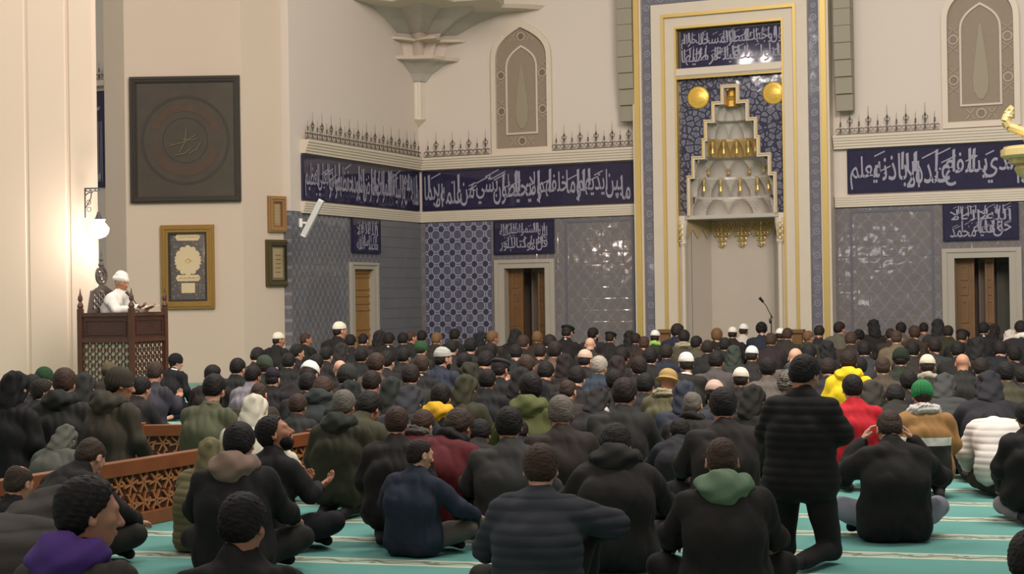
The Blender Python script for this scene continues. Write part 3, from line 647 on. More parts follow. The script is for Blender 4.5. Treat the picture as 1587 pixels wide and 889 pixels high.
p = on_y(1305, 172, D - .3); line_array(p.x + .05, p.z, 'grey line array loudspeaker at the right edge of the mihrab')
# ------------------------------------------------------------------ wall lamp on the front pier
def sconce(b, lab, pw=75):
    t = empty('wall_lamp', b, math.atan2(RT0.y, RT0.x), label=lab); t['category'] = 'lamp'
    m = MB(); m.tube((0, .02, .0), (0, .02, -.42), .012, .012, 6); m.path([(0, 0, 0), (.24, 0, 0)], .012, 5); m.path([(0, 0, -.04), (.22, 0, -.04)], .007, 5)
    for k in range(3): m.path([(.05 + k * .07 + .03 * math.cos(a * .8), 0, -.02 + .025 * math.sin(a * .8)) for a in range(9)], .006, 4)
    m.path([(.01, 0, -.1), (.06, 0, -.06), (.12, 0, -.06)], .009, 5); m.path([(.0, 0, -.3), (.05, 0, -.22), (.09, 0, -.14), (.1, 0, -.05)], .009, 5)
    for k in range(2): m.path([(.06 + .03 * math.cos(a * .8), 0, -.2 - k * .1 + .035 * math.sin(a * .8)) for a in range(9)], .006, 4)
    m.build('bracket', mat('wrought iron', (66, 60, 66), .5, .5), t)
    g = MB(); r = .085
    g.lathe((.2, -.02, -.72), [(0, .03), (.03, .1), (.08, .14), (.15, .15), (.2, .11), (.24, .08), (.27, .1)], 16)
    g.build('glass_globe', mat('lit glass', (255, 246, 238), .3, emit=9), t, smooth=True)
    MB().lathe((.2, -.02, -.46), [(0, .09), (.03, .05), (.1, .02), (.12, .02)], 10).tube((.2, -.02, -.36), (.2, -.02, 0), .006, .006, 5).build('hanging_cap', mat('wrought iron', (66, 60, 66), .5, .5), t)
    q = t.matrix_basis @ Vector((.2, -.19, -.62))
    lamp('wall_lamp_light', 'POINT', tuple(q), pw, (1, .93, .88), .12)
sconce(at(131, 292, 22.75), 'glowing glass wall lamp on a scrolled iron bracket')
sconce(at(128, 292, 25.0) + Vector((-.1, 0, .1)), 'second glass wall lamp hidden on the far side of the front pier', 95)
# ------------------------------------------------------------------ the preacher's raised seat
def pulpit():
    z0 = 21.5; c = at(204, 500, z0 - .3); c.z = 0; al = math.radians(20)
    ang = math.atan2(RT0.y, RT0.x) - al      # local x runs along the left face to the near corner
    S = .81; t = empty('raised_pulpit', c, ang, label='tall carved dark wood preaching seat with pale lattice sides'); t['category'] = 'pulpit'
    # near corner at the origin; left face spans x -S..0 at y 0; right face x 0, y 0..S
    HT = 1.42
    for i, (x, y) in enumerate(((-S, 0), (0, 0), (0, S), (-S, S))):
        m = MB().box((x - .035, y - .035, 0), (x + .035, y + .035, HT + .06)); m.build('corner_post', WOOD, t, bevel=.006)
        MB().lathe((x, y, HT + .06), [(0, .03), (.03, .045), (.07, .03), (.09, .018), (.12, .034), (.16, .03), (.2, .012), (.27, .004)], 10).build('finial', WOOD, t)
    LP = mat('dark carved panel', (70, 42, 34), .4, bump=.6, bscale=45, var=.2); IV = mat('pale inlay backing', (206, 194, 172), .6)
    def face(f):
        for z in ((.0, .1), (1.02, 1.08), (HT - .05, HT)): MB().prism([(.03, z[0]), (S - .03, z[0]), (S - .03, z[1]), (.03, z[1])], f(.022), f(-.022)).build('rail', WOOD, t)
        m = MB(); m.prism([(.03, 1.08), (S - .03, 1.08), (S - .03, HT - .05), (.03, HT - .05)], f(.01), f(-.008)); m.ring([(.08, 1.12), (S - .08, 1.12), (S - .08, HT - .09), (.08, HT - .09)], [(.1, 1.14), (S - .1, 1.14), (S - .1, HT - .11), (.1, HT - .11)], f(.0), f(-.018)); m.build('carved_panel', LP, t)
        m = MB(); m.prism([(.03, .1), (S - .03, .1), (S - .03, 1.02), (.03, 1.02)], f(.03), f(.016)); m.build('lattice_backing', IV, t)
        m = MB(); p = .105; q = random.Random(3)
        nx, nz = 7, 9
        for i in range(nx):
            for j in range(nz):
                u, v = .035 + (S - .07) * (i + .5) / nx, .1 + .92 * (j + .5) / nz
                r = .045; po = [(u + r * math.cos(k * 1.0472), v + r * math.sin(k * 1.0472)) for k in range(6)]; pi = [(u + (a - u) * .82, v + (b - v) * .82) for a, b in po]
                m.ring(po, pi, f(.016), f(-.004))
                for k in range(6):
                    a = k * 1.0472; e = Vector((math.cos(a), math.sin(a))); n = Vector((-e.y, e.x)) * .0042; A = Vector((u, v)) + e * r * .9; B = Vector((u, v)) + e * .066
                    m.prism([tuple(A + n), tuple(A - n), tuple(B - n), tuple(B + n)], f(.016), f(-.004))
        m.build('lattice', WOOD, t)
    face(lambda k: (lambda u, v: (-S + u, k, v))); face(lambda k: (lambda u, v: (-k, u, v)))
    MB().box((-S, S - .02, .0), (0, S + .02, HT)).box((-S - .02, 0, 0), (-S + .02, S, HT)).build('rear_panel', WOOD, t)
    MB().box((-S + .03, .03, .98), (-.03, S - .03, 1.05)).build('seat', WOOD, t)
    # carved back with an open round crest
    bx = -S + .05; m = MB(); 
    f0, f1 = (lambda u, v: (bx, u, v)), (lambda u, v: (bx + .03, u, v))
    m.ring([(.08, 1.42), (S - .08, 1.42), (S - .16, 1.72), (S / 2, 1.82), (.16, 1.72)], [(.16, 1.46), (S - .16, 1.46), (S - .22, 1.68), (S / 2, 1.75), (.22, 1.68)], f0, f1)
    for k in range(4):
        for l in range(3):
            m.ring(circ(.24 + k * .115, 1.5 + l * .085, .05, 8), circ(.24 + k * .115, 1.5 + l * .085, .034, 8), f0, f1)
    m.ring(circ(S / 2, 1.93, .13, 20), circ(S / 2, 1.93, .1, 20), f0, f1); m.ring(circ(S / 2, 1.93, .07, 8), circ(S / 2, 1.93, .05, 8), f0, f1)
    for k in range(8): m.path([(bx + .015, S / 2 + .06 * math.cos(k * .785), 1.93 + .06 * math.sin(k * .785)), (bx + .015, S / 2 + .12 * math.cos(k * .785 + .3), 1.93 + .12 * math.sin(k * .785 + .3))], .01, 4)
    m.lathe((bx + .015, S / 2, 2.05), [(0, .03), (.03, .045), (.08, .02), (.1, .035), (.14, .012), (.22, .004)], 8)
    m.build('backrest', mat('carved grey brown back', (96, 84, 78), .5), t)
    return t
PUL = pulpit()
m4 = PUL.matrix_basis
t = empty('gooseneck_microphone', m4 @ Vector((-.08, .3, 1.4)), label='thin black microphone rising over the pulpit rim before the preacher'); t['category'] = 'microphone'
MB().path([(0, 0, 0), (-.02, 0, .1), (-.1, .0, .2), (-.16, 0, .26)], .009, 6).build('gooseneck', BLACKP, t); MB().tube((-.15, 0, .25), (-.2, 0, .3), .02, .024, 8).build('microphone_head', BLACKP, t)
# ------------------------------------------------------------------ microphone stand before the niche
def mic_stand():
    z = 31.0; b = at(1196, 520, z); b.z = 0; t = empty('microphone_stand', b, label='black boom microphone stand before the mihrab niche'); t['category'] = 'microphone stand'
    l = lambda x, y: at(x, y, z) - b
    MB().tube((0, 0, 0), l(1195, 487), .013, .011, 8).build('pole', BLACKP, t); MB().path([l(1198, 493), l(1192, 483), l(1187, 473), l(1181, 466)], .009, 6).build('boom', BLACKP, t)
    MB().tube(l(1183, 468), l(1177, 461), .024, .03, 10).build('microphone_head', BLACKP, t); MB().lathe(tuple(l(1194, 497)), [(-.05, .02), (0, .03), (.05, .02)], 8).build('clutch', BLACKP, t)
    m = MB(); 
    for k in range(3): a = k * 2.094; m.tube((0, 0, .25), (.28 * math.cos(a), .28 * math.sin(a), .02), .01, .01, 6)
    m.build('tripod_base', BLACKP, t)
mic_stand()
for px, lab in ((1031, 'small wooden candle stand at the left foot of the mihrab'), (1236, 'small wooden candle stand at the right foot of the mihrab')):
    b = at(px, 520, 31.3); b.z = 0; zt = at(px, 510, 31.3).z; t = empty('candle_stand', b, label=lab, group='wooden stands flanking the mihrab'); t['category'] = 'stand'
    MB().box((-.13, -.1, 0), (.13, .1, .06)).box((-.1, -.07, .06), (.1, .07, zt - .08)).build('body', DOORW, t, bevel=.01); MB().box((-.14, -.11, zt - .08), (.14, .11, zt)).build('top', DOORW, t, bevel=.012)
# ------------------------------------------------------------------ gilded arm of a chandelier entering at the right
def chandelier():
    z = 17.0; k = z / F; c = at(1700, 232, z); t = empty('chandelier', c, math.atan2(RT0.y, RT0.x), label='gilded chandelier arm with a tiered cup entering at the right edge'); t['category'] = 'chandelier'
    l = lambda x, y: ((x - 1700) * k, 0, (232 - y) * k + (x - 1700) * k * -.015)
    MB().lathe(l(1600, 270), [(-.08, .05), (0, .16), (.06, .19), (.11, .17), (.12, .24), (.17, .25), (.175, .3), (.2, .33), (.27, .33), (.28, .3), (.3, .3)], 24).build('cup', mat('pale gold enamel', (214, 190, 130), .35, .25), t, smooth=False)
    sc = [l(1640, 215), l(1610, 214), l(1590, 206), l(1575, 200), l(1563, 196), l(1559, 188), l(1563, 178), l(1568, 172), l(1563, 168)]
    m = MB(); m.path(sc, .05, 8); m.lathe(l(1563, 181), [(-.05, .02), (0, .06), (.05, .03)], 8); m.path([l(1590, 207), l(1596, 225), l(1600, 238)], .045, 8); m.build('scroll_arm', mat('pale gold enamel', (214, 190, 130), .35, .25), t, smooth=False)
    m = MB(); m.path([((-.7 + .7) + .0, 0, .1), l(1640, 215)], .04, 8); n = 40; R = .9
    m.path([(R * math.cos(6.2832 * i / n) + .25, R * math.sin(6.2832 * i / n) + .0, .12) for i in range(n + 1)], .03, 6); m.build('ring', mat('dark bronze ring', (46, 36, 48), .4, .4), t)
    MB().tube((.25, 0, .1), (.25, 0, 6.5), .02, .02, 6).build('suspension_rod', GOLDL, t)
chandelier()
# ------------------------------------------------------------------ low carved barrier in the prayer hall
def barrier(A, B, label, hgt=.47):
    A.z = B.z = 0; L = (B - A).length; d = B - A; t = empty('carved_barrier', A, math.atan2(d.y, d.x), label=label, group='low carved wooden barriers among the worshippers'); t['category'] = 'barrier'
    MB().box((0, -.045, hgt - .1), (L, .045, hgt)).build('top_rail', WOODR, t, bevel=.006); MB().box((0, -.05, .0), (L, .05, .1)).build('bottom_rail', WOODR, t, bevel=.006)
    n = 1
    for i in range(n + 1): x = L * i / n; MB().box((x - .04, -.055, 0), (x + .04, .055, hgt + .02)).build('post', WOODR, t, bevel=.006)
    MB().box((0, -.008, .1), (L, .008, hgt - .1)).build('backing_board', mat('dark red brown board', (78, 40, 26), .6), t)
    m = MB(); q = random.Random(5); f0, f1 = (lambda u, v: (u, -.008, v)), (lambda u, v: (u, -.026, v)); cell = .135; nx = int(L / cell)
    for i in range(nx):
        for j in range(2):
            cx, cz = (i + .5) * cell, .1 + (hgt - .2) * (j + .5) / 2; r = .062
            for k in range(3):
                a = k * math.pi / 3 + (.26 if (i + j) % 2 else 0); e = Vector((math.cos(a), math.sin(a))); nn = Vector((-e.y, e.x)) * .007; P = Vector((cx, cz)) + e * r * 1.25; Q = Vector((cx, cz)) - e * r * 1.25
                m.prism([tuple(P + nn), tuple(P - nn), tuple(Q - nn), tuple(Q + nn)], f0, f1)
            a0 = q.uniform(0, 6.28); tr = [(cx + .05 * math.cos(a0 + s) + .02, cz + .05 * math.sin(a0 + s)) for s in (0, .9, 2.2)]; m.prism(tr, f0, f1)
    m.build('carved_lattice', mat('worn light carving', (170, 112, 70), .5, var=.2, vscale=10), t)
def gp(px, z): p = EYE + (FW + RT0 * ((px - CX) / F)) * z; p.z = 0; return p
barrier(gp(-40, 9.6), gp(483, 13.0), 'long carved reddish barrier running from the left edge behind the boys', .47)
barrier(gp(215, 14.1), gp(440, 14.1), 'farther short carved barrier beyond the person in the green coat', .46)
# ================================================================== people: smooth bodies grown from blended volumes
BLK = 8
def V3(*a): return np.array(a, dtype=np.float32)
def rc(a, b, ra, rb=None, k=.03, sy=1.): return ('rc', V3(*a), V3(*b), ra, ra if rb is None else rb, k, sy)
def el(c, r, k=.02, rot=None): return ('el', V3(*c), V3(*r), rot, 0, k, 1.)
def sub(c, r, k=.01, rot=None): return ('sub', V3(*c), V3(*r), rot, 0, k, 1.)
def pd(P, p):
    if p[0] == 'rc':
        a, b, ra, rb = p[1:5]; ab = b - a; q = P - a
        t = np.clip((q @ ab) / max(1e-9, float(ab @ ab)), 0, 1)[..., None]
        d = q - t * ab
        if p[6] != 1.: d = d * np.array([1, 1 / p[6], 1], np.float32)
        return np.sqrt((d * d).sum(-1)) - (ra + (rb - ra) * t[..., 0])
    c, r, R = p[1:4]; q = P - c
    if R is not None: q = q @ R
    q1 = q / r; k0 = np.sqrt((q1 * q1).sum(-1)); q2 = q1 / r; k1 = np.sqrt((q2 * q2).sum(-1)) + 1e-9
    return k0 * (k0 - 1) / k1
def smin(a, b, k): h = np.maximum(k - np.abs(a - b), 0) / k; return np.minimum(a, b) - h * h * k * .25
def grow(prims, vox, disp=None, cut=None, name='body'):
    lo = np.full(3, 9.); hi = np.full(3, -9.)
    for p in prims:
        if p[0] == 'sub': continue
        if p[0] == 'rc':
            m = max(p[3], p[4]) * max(1, p[6]); lo = np.minimum(lo, np.minimum(p[1], p[2]) - m); hi = np.maximum(hi, np.maximum(p[1], p[2]) + m)
        else: m = max(p[2]) if p[3] is not None else p[2]; lo = np.minimum(lo, p[1] - m); hi = np.maximum(hi, p[1] + m)
    lo -= .03; hi += .03
    nb = np.ceil((hi - lo) / (vox * BLK)).astype(int); n = nb * BLK
    bi = np.stack(np.meshgrid(*[np.arange(k) for k in nb], indexing='ij'), -1).reshape(-1, 3)
    bc = (lo + (bi + .5) * BLK * vox).astype(np.float32); rad = BLK * vox * .87
    D0 = np.full(len(bc), 9., np.float32); ds = []
    for p in prims:
        d = pd(bc, p); ds.append(d)
        if p[0] == 'sub': D0 = np.maximum(D0, -d)
        else: D0 = smin(D0, d, p[5])
    mg = .03 if disp or cut else .004
    act = np.where(np.abs(D0) < rad + mg + .015)[0]
    off = np.stack(np.meshgrid(*[np.arange(BLK)] * 3, indexing='ij'), -1).reshape(-1, 3)
    P = (lo + (bi[act][:, None, :] * BLK + off[None] + .5) * vox).astype(np.float32)
    Dv = np.full(P.shape[:2], 9., np.float32)
    for p, d in zip(prims, ds):
        s = np.where(d[act] < rad * (2.2 if p[0] == 'el' else 1.25) + p[5] + mg + .01)[0]
        if not len(s): continue
        f = pd(P[s], p)
        if p[0] == 'sub': Dv[s] = -smin(-Dv[s], f, max(p[5], 1e-3)) if False else np.maximum(Dv[s], -f)
        else: Dv[s] = smin(Dv[s], f, p[5])
    if disp: Dv = Dv + disp(P)
    if cut: Dv = np.maximum(Dv, cut(P))
    G = np.repeat(np.sign(D0) * 1., BLK ** 3).reshape(len(bc), BLK ** 3).astype(np.float32); G[act] = Dv
    if cut:
        pass
    G = G.reshape(*nb, BLK, BLK, BLK).transpose(0, 3, 1, 4, 2, 5).reshape(*n)
    G[0] = 1; G[-1] = 1; G[:, 0] = 1; G[:, -1] = 1; G[:, :, 0] = 1; G[:, :, -1] = 1
    return nets(G, lo + vox * .5, vox, name)
def nets(G, org, vox, name):
    ins = G < 0; nx, ny, nz = G.shape; s = (slice(0, -1), slice(1, None)); cnt = 0
    c8 = [ins[s[i], s[j], s[k]] for i in (0, 1) for j in (0, 1) for k in (0, 1)]
    tot = sum(c.astype(np.int8) for c in c8); cells = np.argwhere((tot > 0) & (tot < 8)); idx = -np.ones(tot.shape, np.int32); idx[tuple(cells.T)] = np.arange(len(cells))
    acc = np.zeros((len(cells), 3)); w = np.zeros(len(cells))
    cor = [np.array(c) for c in [(i, j, k) for i in (0, 1) for j in (0, 1) for k in (0, 1)]]
    val = [G[tuple((cells + c).T)] for c in cor]
    for a in range(8):
        for b in range(a + 1, 8):
            if np.abs(cor[a] - cor[b]).sum() != 1: continue
            va, vb = val[a], val[b]; m = (va < 0) != (vb < 0); t = np.where(m, va / np.where(m, va - vb, 1), 0)
            acc += np.where(m[:, None], cor[a] + (cor[b] - cor[a]) * t[:, None], 0); w += m
    v = org + (cells + acc / w[:, None]) * vox; Q = []
    for ax in range(3):
        sl0 = [slice(None)] * 3; sl1 = [slice(None)] * 3; sl0[ax] = slice(0, -1); sl1[ax] = slice(1, None)
        A, B = ins[tuple(sl0)], ins[tuple(sl1)]; e = np.argwhere(A != B)
        o1, o2 = (ax + 1) % 3, (ax + 2) % 3; e = e[(e[:, o1] > 0) & (e[:, o2] > 0) & (e[:, o1] < G.shape[o1] - 1) & (e[:, o2] < G.shape[o2] - 1)]
        def ix(d1, d2): q = e.copy(); q[:, o1] -= d1; q[:, o2] -= d2; return idx[tuple(q.T)]
        q = np.stack([ix(1, 1), ix(0, 1), ix(0, 0), ix(1, 0)], 1); fl = ~A[tuple(e.T)]; q[fl] = q[fl][:, ::-1]; Q.append(q)
    Q = np.concatenate(Q); Q = Q[(Q >= 0).all(1)]
    me = bpy.data.meshes.new(name); me.vertices.add(len(v)); me.vertices.foreach_set('co', v.astype(np.float32).ravel())
    me.loops.add(Q.size); me.loops.foreach_set('vertex_index', Q.ravel().astype(np.int32)); me.polygons.add(len(Q))
    me.polygons.foreach_set('loop_start', np.arange(0, Q.size, 4, dtype=np.int32)); me.polygons.foreach_set('use_smooth', np.ones(len(Q), bool))
    me.update(calc_edges=True); return me
# ------------------------------------------------------------------ heads and what they wear (head space: origin between the ears, +y forward)
def head_prims():
    p = [el((0, -.012, .03), (.076, .095, .088), .02), el((0, .028, -.03), (.059, .066, .083), .04), el((0, .045, -.082), (.034, .038, .032), .03),
         rc((0, .088, .012), (0, .112, -.026), .009, .014, .012), el((-.013, .098, -.03), (.01, .01, .009), .008), el((.013, .098, -.03), (.01, .01, .009), .008),
         rc((-.036, .079, .03), (.036, .079, .03), .012, .012, .02), el((-.04, .06, -.012), (.022, .022, .02), .02), el((.04, .06, -.012), (.022, .022, .02), .02),
         sub((-.031, .1, .011), (.015, .014, .009)), sub((.031, .1, .011), (.015, .014, .009)),
         el((-.031, .081, .011), (.013, .012, .011), .002), el((.031, .081, .011), (.013, .012, .011), .002),
         el((0, .091, -.055), (.023, .011, .006), .006), el((0, .09, -.064), (.02, .011, .007), .006)]
    for s in (-1, 1):
        p += [el((s * .079, -.004, -.002), (.008, .02, .032), .008, None), el((s * .084, .0, -.02), (.007, .011, .012), .006), sub((s * .089, .003, .003), (.006, .01, .016))]
    return p
def eulm(ax, az, ay=0): return np.array(Euler((ax, ay, az)).to_matrix(), dtype=np.float32)
def place(prims, R, T):
    out = []; T = V3(*T)
    for p in prims:
        if p[0] == 'rc': out.append(('rc', R @ p[1] + T, R @ p[2] + T, p[3], p[4], p[5], p[6]))
        else:
            R0 = p[3] if p[3] is not None else np.eye(3, dtype=np.float32); out.append((p[0], R @ p[1] + T, p[2], (R @ R0).astype(np.float32), 0, p[5], 1.))
    return out
def nz(sc, amp, seed=0):
    q = np.random.RandomState(seed); A = q.normal(size=(5, 3)).astype(np.float32) * sc; ph = q.uniform(0, 6, 5)
    return lambda P: amp * sum(np.sin(P @ A[i] + ph[i]) for i in range(5)).astype(np.float32) / 2.2
HEADW = {}
def headwear(kind):
    if kind in HEADW: return HEADW[kind]
    v = .006; face = lambda P, y0=.115, z0=-.035, r=(.085, .082, .095): -(np.sqrt((((P - V3(0, y0, z0)) / V3(*r)) ** 2).sum(-1)) - 1) * .08
    if kind in ('hair', 'buzz', 'ring', 'curly'):
        o = {'hair': .015, 'buzz': .006, 'ring': .007, 'curly': .022}[kind]
        nape = -.09 if kind != 'buzz' else -.075; jit = nz(150, .004, 12)
        def cut(P):
            c = np.maximum(face(P), nape - P[..., 2] - .25 * P[..., 1] * 0)
            c = np.maximum(c, (1.5 * (P[..., 1] + .012) - P[..., 2] - .03) * .55) + jit(P)      # clears the jaw line before the ears
            if kind == 'ring': c = np.maximum(c, -(np.sqrt((((P - V3(0, .03, .13)) / V3(.07, .105, .085)) ** 2).sum(-1)) - 1) * .08)
            return c
        me = grow([el((0, -.014, .034), (.076 + o, .097 + o, .086 + o), .02), el((0, -.05, -.02), (.066 + o * .5, .05 + o * .5, .06), .03)], v, nz(150 if kind != 'curly' else 130, .0022 if kind != 'curly' else .008, 2), cut, 'hair')
    elif kind == 'bob':
        me = grow([el((0, -.02, .03), (.094, .11, .103), .03), el((0, -.035, -.06), (.088, .08, .09), .04)], v, nz(70, .003, 4), lambda P: face(P, .12, -.05, (.085, .1, .12)), 'hair')
    elif kind == 'cap':
        me = grow([el((0, -.018, .045), (.089, .108, .088), .02), el((0, -.018, .09), (.07, .085, .05), .02)], v, nz(90, .001, 5), lambda P: .035 - P[..., 2] - .22 * (P[..., 1]) * -1 - .0, 'skullcap')
    elif kind == 'beanie':
        me = grow([el((0, -.015, .045), (.093, .11, .1), .02), rc((-.04, -.01, .012), (.04, -.01, .012), .05, .05, .02, 1.9)], v, lambda P: .003 * np.sin(np.arctan2(P[..., 1] + .015, P[..., 0]) * 22).astype(np.float32), lambda P: np.maximum(-.015 + .25 * P[..., 1] - P[..., 2], face(P, .13, -.09, (.085, .08, .1))), 'beanie')
    elif kind == 'flat':
        me = grow([el((0, -.005, .085), (.105, .125, .04), .02), el((0, .0, .05), (.09, .108, .05), .02), el((0, .105, .045), (.07, .05, .012), .01)], v, None, lambda P: .03 - P[..., 2], 'flat_cap')
    elif kind == 'bucket':
        me = grow([el((0, -.015, .06), (.095, .11, .085), .02), el((0, -.015, .015), (.125, .14, .02), .03)], v, None, lambda P: .0 - P[..., 2], 'hat')
    elif kind == 'turban':
        me = grow([el((0, -.015, .06), (.085, .1, .095), .02)] + [rc((.06 * math.cos(a), -.015 + .075 * math.sin(a), .045 + .012 * math.sin(2 * a)), (.06 * math.cos(a + .5), -.015 + .075 * math.sin(a + .5), .045 + .012 * math.sin(2 * a + 1)), .04, .04, .01) for a in [k * .5 for k in range(13)]], v, nz(120, .0015, 3), lambda P: .012 - P[..., 2], 'turban')
    elif kind == 'hoodup':
        me = grow([el((0, -.022, .022), (.098, .118, .108), .03), el((0, -.055, -.08), (.085, .078, .08), .05), rc((0, -.05, -.12), (0, -.04, -.17), .095, .105, .05)], .008, nz(34, .009, 6), lambda P: face(P, .15, -.02, (.078, .12, .1)), 'hood')
    elif kind == 'beard':
        me = grow([el((0, .032, -.055), (.063, .066, .062), .02), el((0, .052, -.088), (.04, .038, .036), .03)], v, nz(140, .003, 7), lambda P: np.maximum(P[..., 2] + .035 - .35 * np.abs(P[..., 0]), -(np.sqrt((((P - V3(0, .105, -.058)) / V3(.028, .03, .014)) ** 2).sum(-1)) - 1) * .03), 'beard')
    elif kind == 'hood':                                              # hood lying on the shoulders (neck space)
        me = grow([el((0, -.1, -.03), (.135, .085, .1), .03), rc((-.1, -.03, .0), (-.07, .07, -.02), .035, .03, .04), rc((.1, -.03, .0), (.07, .07, -.02), .035, .03, .04), rc((-.1, -.06, .02), (.1, -.06, .02), .04, .04, .04)], .008, nz(26, .007, 8), lambda P: -(np.sqrt((((P - V3(0, -.03, .08)) / V3(.085, .085, .09)) ** 2).sum(-1)) - 1) * .08, 'hood')
    elif kind == 'scarf':
        me = grow([rc((.078 * math.cos(a), .0 + .078 * math.sin(a), .02 + .01 * math.sin(a * 3)), (.078 * math.cos(a + .5), .078 * math.sin(a + .5), .02 + .01 * math.sin(a * 3 + 1.5)), .036, .036, .02) for a in [k * .5 for k in range(13)]], .008, nz(45, .006, 9), None, 'scarf')
    elif kind == 'collar':
        me = grow([rc((.06 * math.cos(a), .0 + .065 * math.sin(a), .015), (.06 * math.cos(a + .5), .065 * math.sin(a + .5), .015), .016, .016, .02) for a in [k * .5 for k in range(13)]] , .006, None, None, 'collar')
    elif kind == 'fur':
        me = grow([rc((.1 * math.cos(a), -.02 + .09 * math.sin(a), -.0), (.1 * math.cos(a + .5), -.02 + .09 * math.sin(a + .5), -.0), .042, .042, .02) for a in [k * .5 for k in range(13)]], .008, nz(130, .007, 10), None, 'fur_trim')
    HEADW[kind] = me; return me
# ------------------------------------------------------------------ hands
def hand(w, d, nrm, side, curl=.35, spread=.1):
    """w wrist, d unit direction to the knuckles, nrm the back-of-hand normal, side +1/-1 where the thumb leaves"""
    w = np.array(w, float); d = np.array(d, float); d /= np.linalg.norm(d); nrm = np.array(nrm, float); nrm -= d * (nrm @ d); nrm /= np.linalg.norm(nrm); s = np.cross(d, nrm) * side; P = []
    for o in (-.027, -.009, .009, .027): P.append(rc(w + s * o * .6, w + d * .085 + s * o, .017, .013, .012))
    for i, (o, L) in enumerate(((.029, .062), (.0105, .072), (-.008, .068), (-.026, .052))):
        b = w + d * .088 + s * o; dd = d * math.cos(curl * .6) - nrm * math.sin(curl * .6) + s * (o * spread * 9); m = b + dd * L * .5; d2 = d * math.cos(curl * 2) - nrm * math.sin(curl * 2); e = m + d2 * L * .55
        P += [rc(b, m, .0095, .0088, .004), rc(m, e, .0088, .0075, .003)]
    tb = w + d * .03 + s * .026; tm = tb + (d * .6 + s * .7 - nrm * .3) * .036; te = tm + (d * .95 + s * .15 - nrm * .3) * .032
    return P + [rc(tb, tm, .013, .011, .01), rc(tm, te, .0105, .009, .004)]
# ------------------------------------------------------------------ poses (local: +y the way the person faces, z up, metres)
POSES = {}
def pose(name, pel, chest, neck, head, hrot, hips, knees, ank, toes, elb, wri, hd, hn, vox=.0075, detail=True):
    POSES[name] = dict(pel=pel, chest=chest, neck=neck, head=head, hrot=hrot, hips=hips, knees=knees, ank=ank, toes=toes, elb=elb, wri=wri, hd=hd, hn=hn, vox=vox)
def mir(p): return ((-p[0], p[1], p[2]), tuple(p))
SZ = dict(hips=mir((.09, -.03, .23)), knees=mir((.15, .36, .10)), ank=mir((.10, -.10, .075)), toes=mir((.08, -.25, .05)))
CR = dict(hips=mir((.10, .0, .12)), knees=mir((.32, .22, .18)), ank=((.10, .33, .07), (-.10, .30, .085)), toes=((.24, .26, .05), (-.24, .24, .05)))
TH = lambda z: dict(elb=mir((.25, .0, z - .27)), wri=mir((.17, .24, .255)), hd=mir((-.02, .95, -.2)), hn=mir((0, .2, 1)))
pose('kneel', (0, -.06, .27), (0, -.06, .5), (0, .03, .73), (0, .085, .865), (-.35, 0), **SZ, **TH(.73))
pose('kneel_right', (0, -.06, .27), (0, -.06, .5), (0, .02, .74), (.01, .065, .875), (-.2, -.6), **SZ, **TH(.74))
pose('kneel_pray', (0, -.06, .27), (0, -.06, .5), (0, .03, .73), (0, .085, .865), (-.45, .1), **SZ, elb=mir((.25, .1, .5)), wri=mir((.12, .33, .56)), hd=mir((-.1, .75, .6)), hn=mir((0, .6, -1)))
CH = dict(elb=mir((.265, .06, .36)), wri=mir((.27, .24, .29)), hd=mir((.05, .9, -.35)), hn=mir((0, .3, 1)))
pose('cross', (0, -.06, .15), (0, -.09, .38), (0, .01, .61), (0, .075, .735), (-.4, 0), **CR, **CH)
pose('cross_left', (0, -.06, .15), (0, -.09, .38), (0, .01, .61), (0, .06, .745), (-.25, .35), **CR, **CH)
pose('cross_pray', (0, -.06, .15), (0, -.09, .38), (0, .01, .61), (0, .09, .73), (-.55, -.1), **CR, elb=mir((.24, .12, .38)), wri=mir((.11, .33, .46)), hd=mir((-.1, .75, .6)), hn=mir((0, .6, -1)))
pose('hunch', (0, -.08, .15), (0, -.08, .38), (0, .07, .57), (0, .17, .66), (-.8, 0), **CR, elb=mir((.29, .12, .34)), wri=mir((.24, .32, .24)), hd=mir((-.1, .9, -.1)), hn=mir((0, .2, 1)))
pose('bow', (0, -.04, .27), (0, .1, .46), (0, .30, .56), (0, .42, .55), (-1.3, 0), **SZ, elb=mir((.27, .24, .34)), wri=mir((.2, .42, .2)), hd=mir((0, .9, -.3)), hn=mir((0, .3, 1)))
def look(name, base, **kw): q = dict(POSES[base]); q.update(kw); POSES[name] = q
look('phone_right', 'cross', head=(.01, .05, .745), hrot=(-.2, -.55), elb=((-.29, .04, .36), (.32, .08, .36)), wri=((-.2, .3, .26), (.36, .3, .27)), vox=.006)
look('knee_up', 'hunch', neck=(0, .04, .60), head=(0, .1, .73), hrot=(-.35, .05), knees=((-.33, .26, .15), (.22, .36, .46)), ank=((.05, .34, .07), (.2, .38, .09)), toes=((.18, .28, .05), (.2, .56, .05)), elb=((-.28, .1, .34), (.36, .2, .44)), wri=((-.05, .36, .34), (.14, .36, .37)), hd=((.9, .3, -.1), (-.95, .25, -.1)), hn=((0, .5, 1), (0, .6, 1)), vox=.006)
look('hands_to_face', 'cross', neck=(0, .02, .60), head=(0, .1, .70), hrot=(-.7, 0), elb=mir((.32, .1, .40)), wri=mir((.17, .2, .61)), hd=mir((-.5, .2, .85)), hn=mir((1, 0, .3)), vox=.006)
look('face_up', 'cross', neck=(0, .0, .62), head=(0, .03, .76), hrot=(.35, -.95), elb=((-.24, .06, .40), (.25, .06, .38)), wri=((.0, .25, .40), (.17, .26, .39)), hd=((.2, .9, .45), (.25, .85, .5)), hn=((-.35, .5, -1), (.35, .5, -1)), vox=.0055)
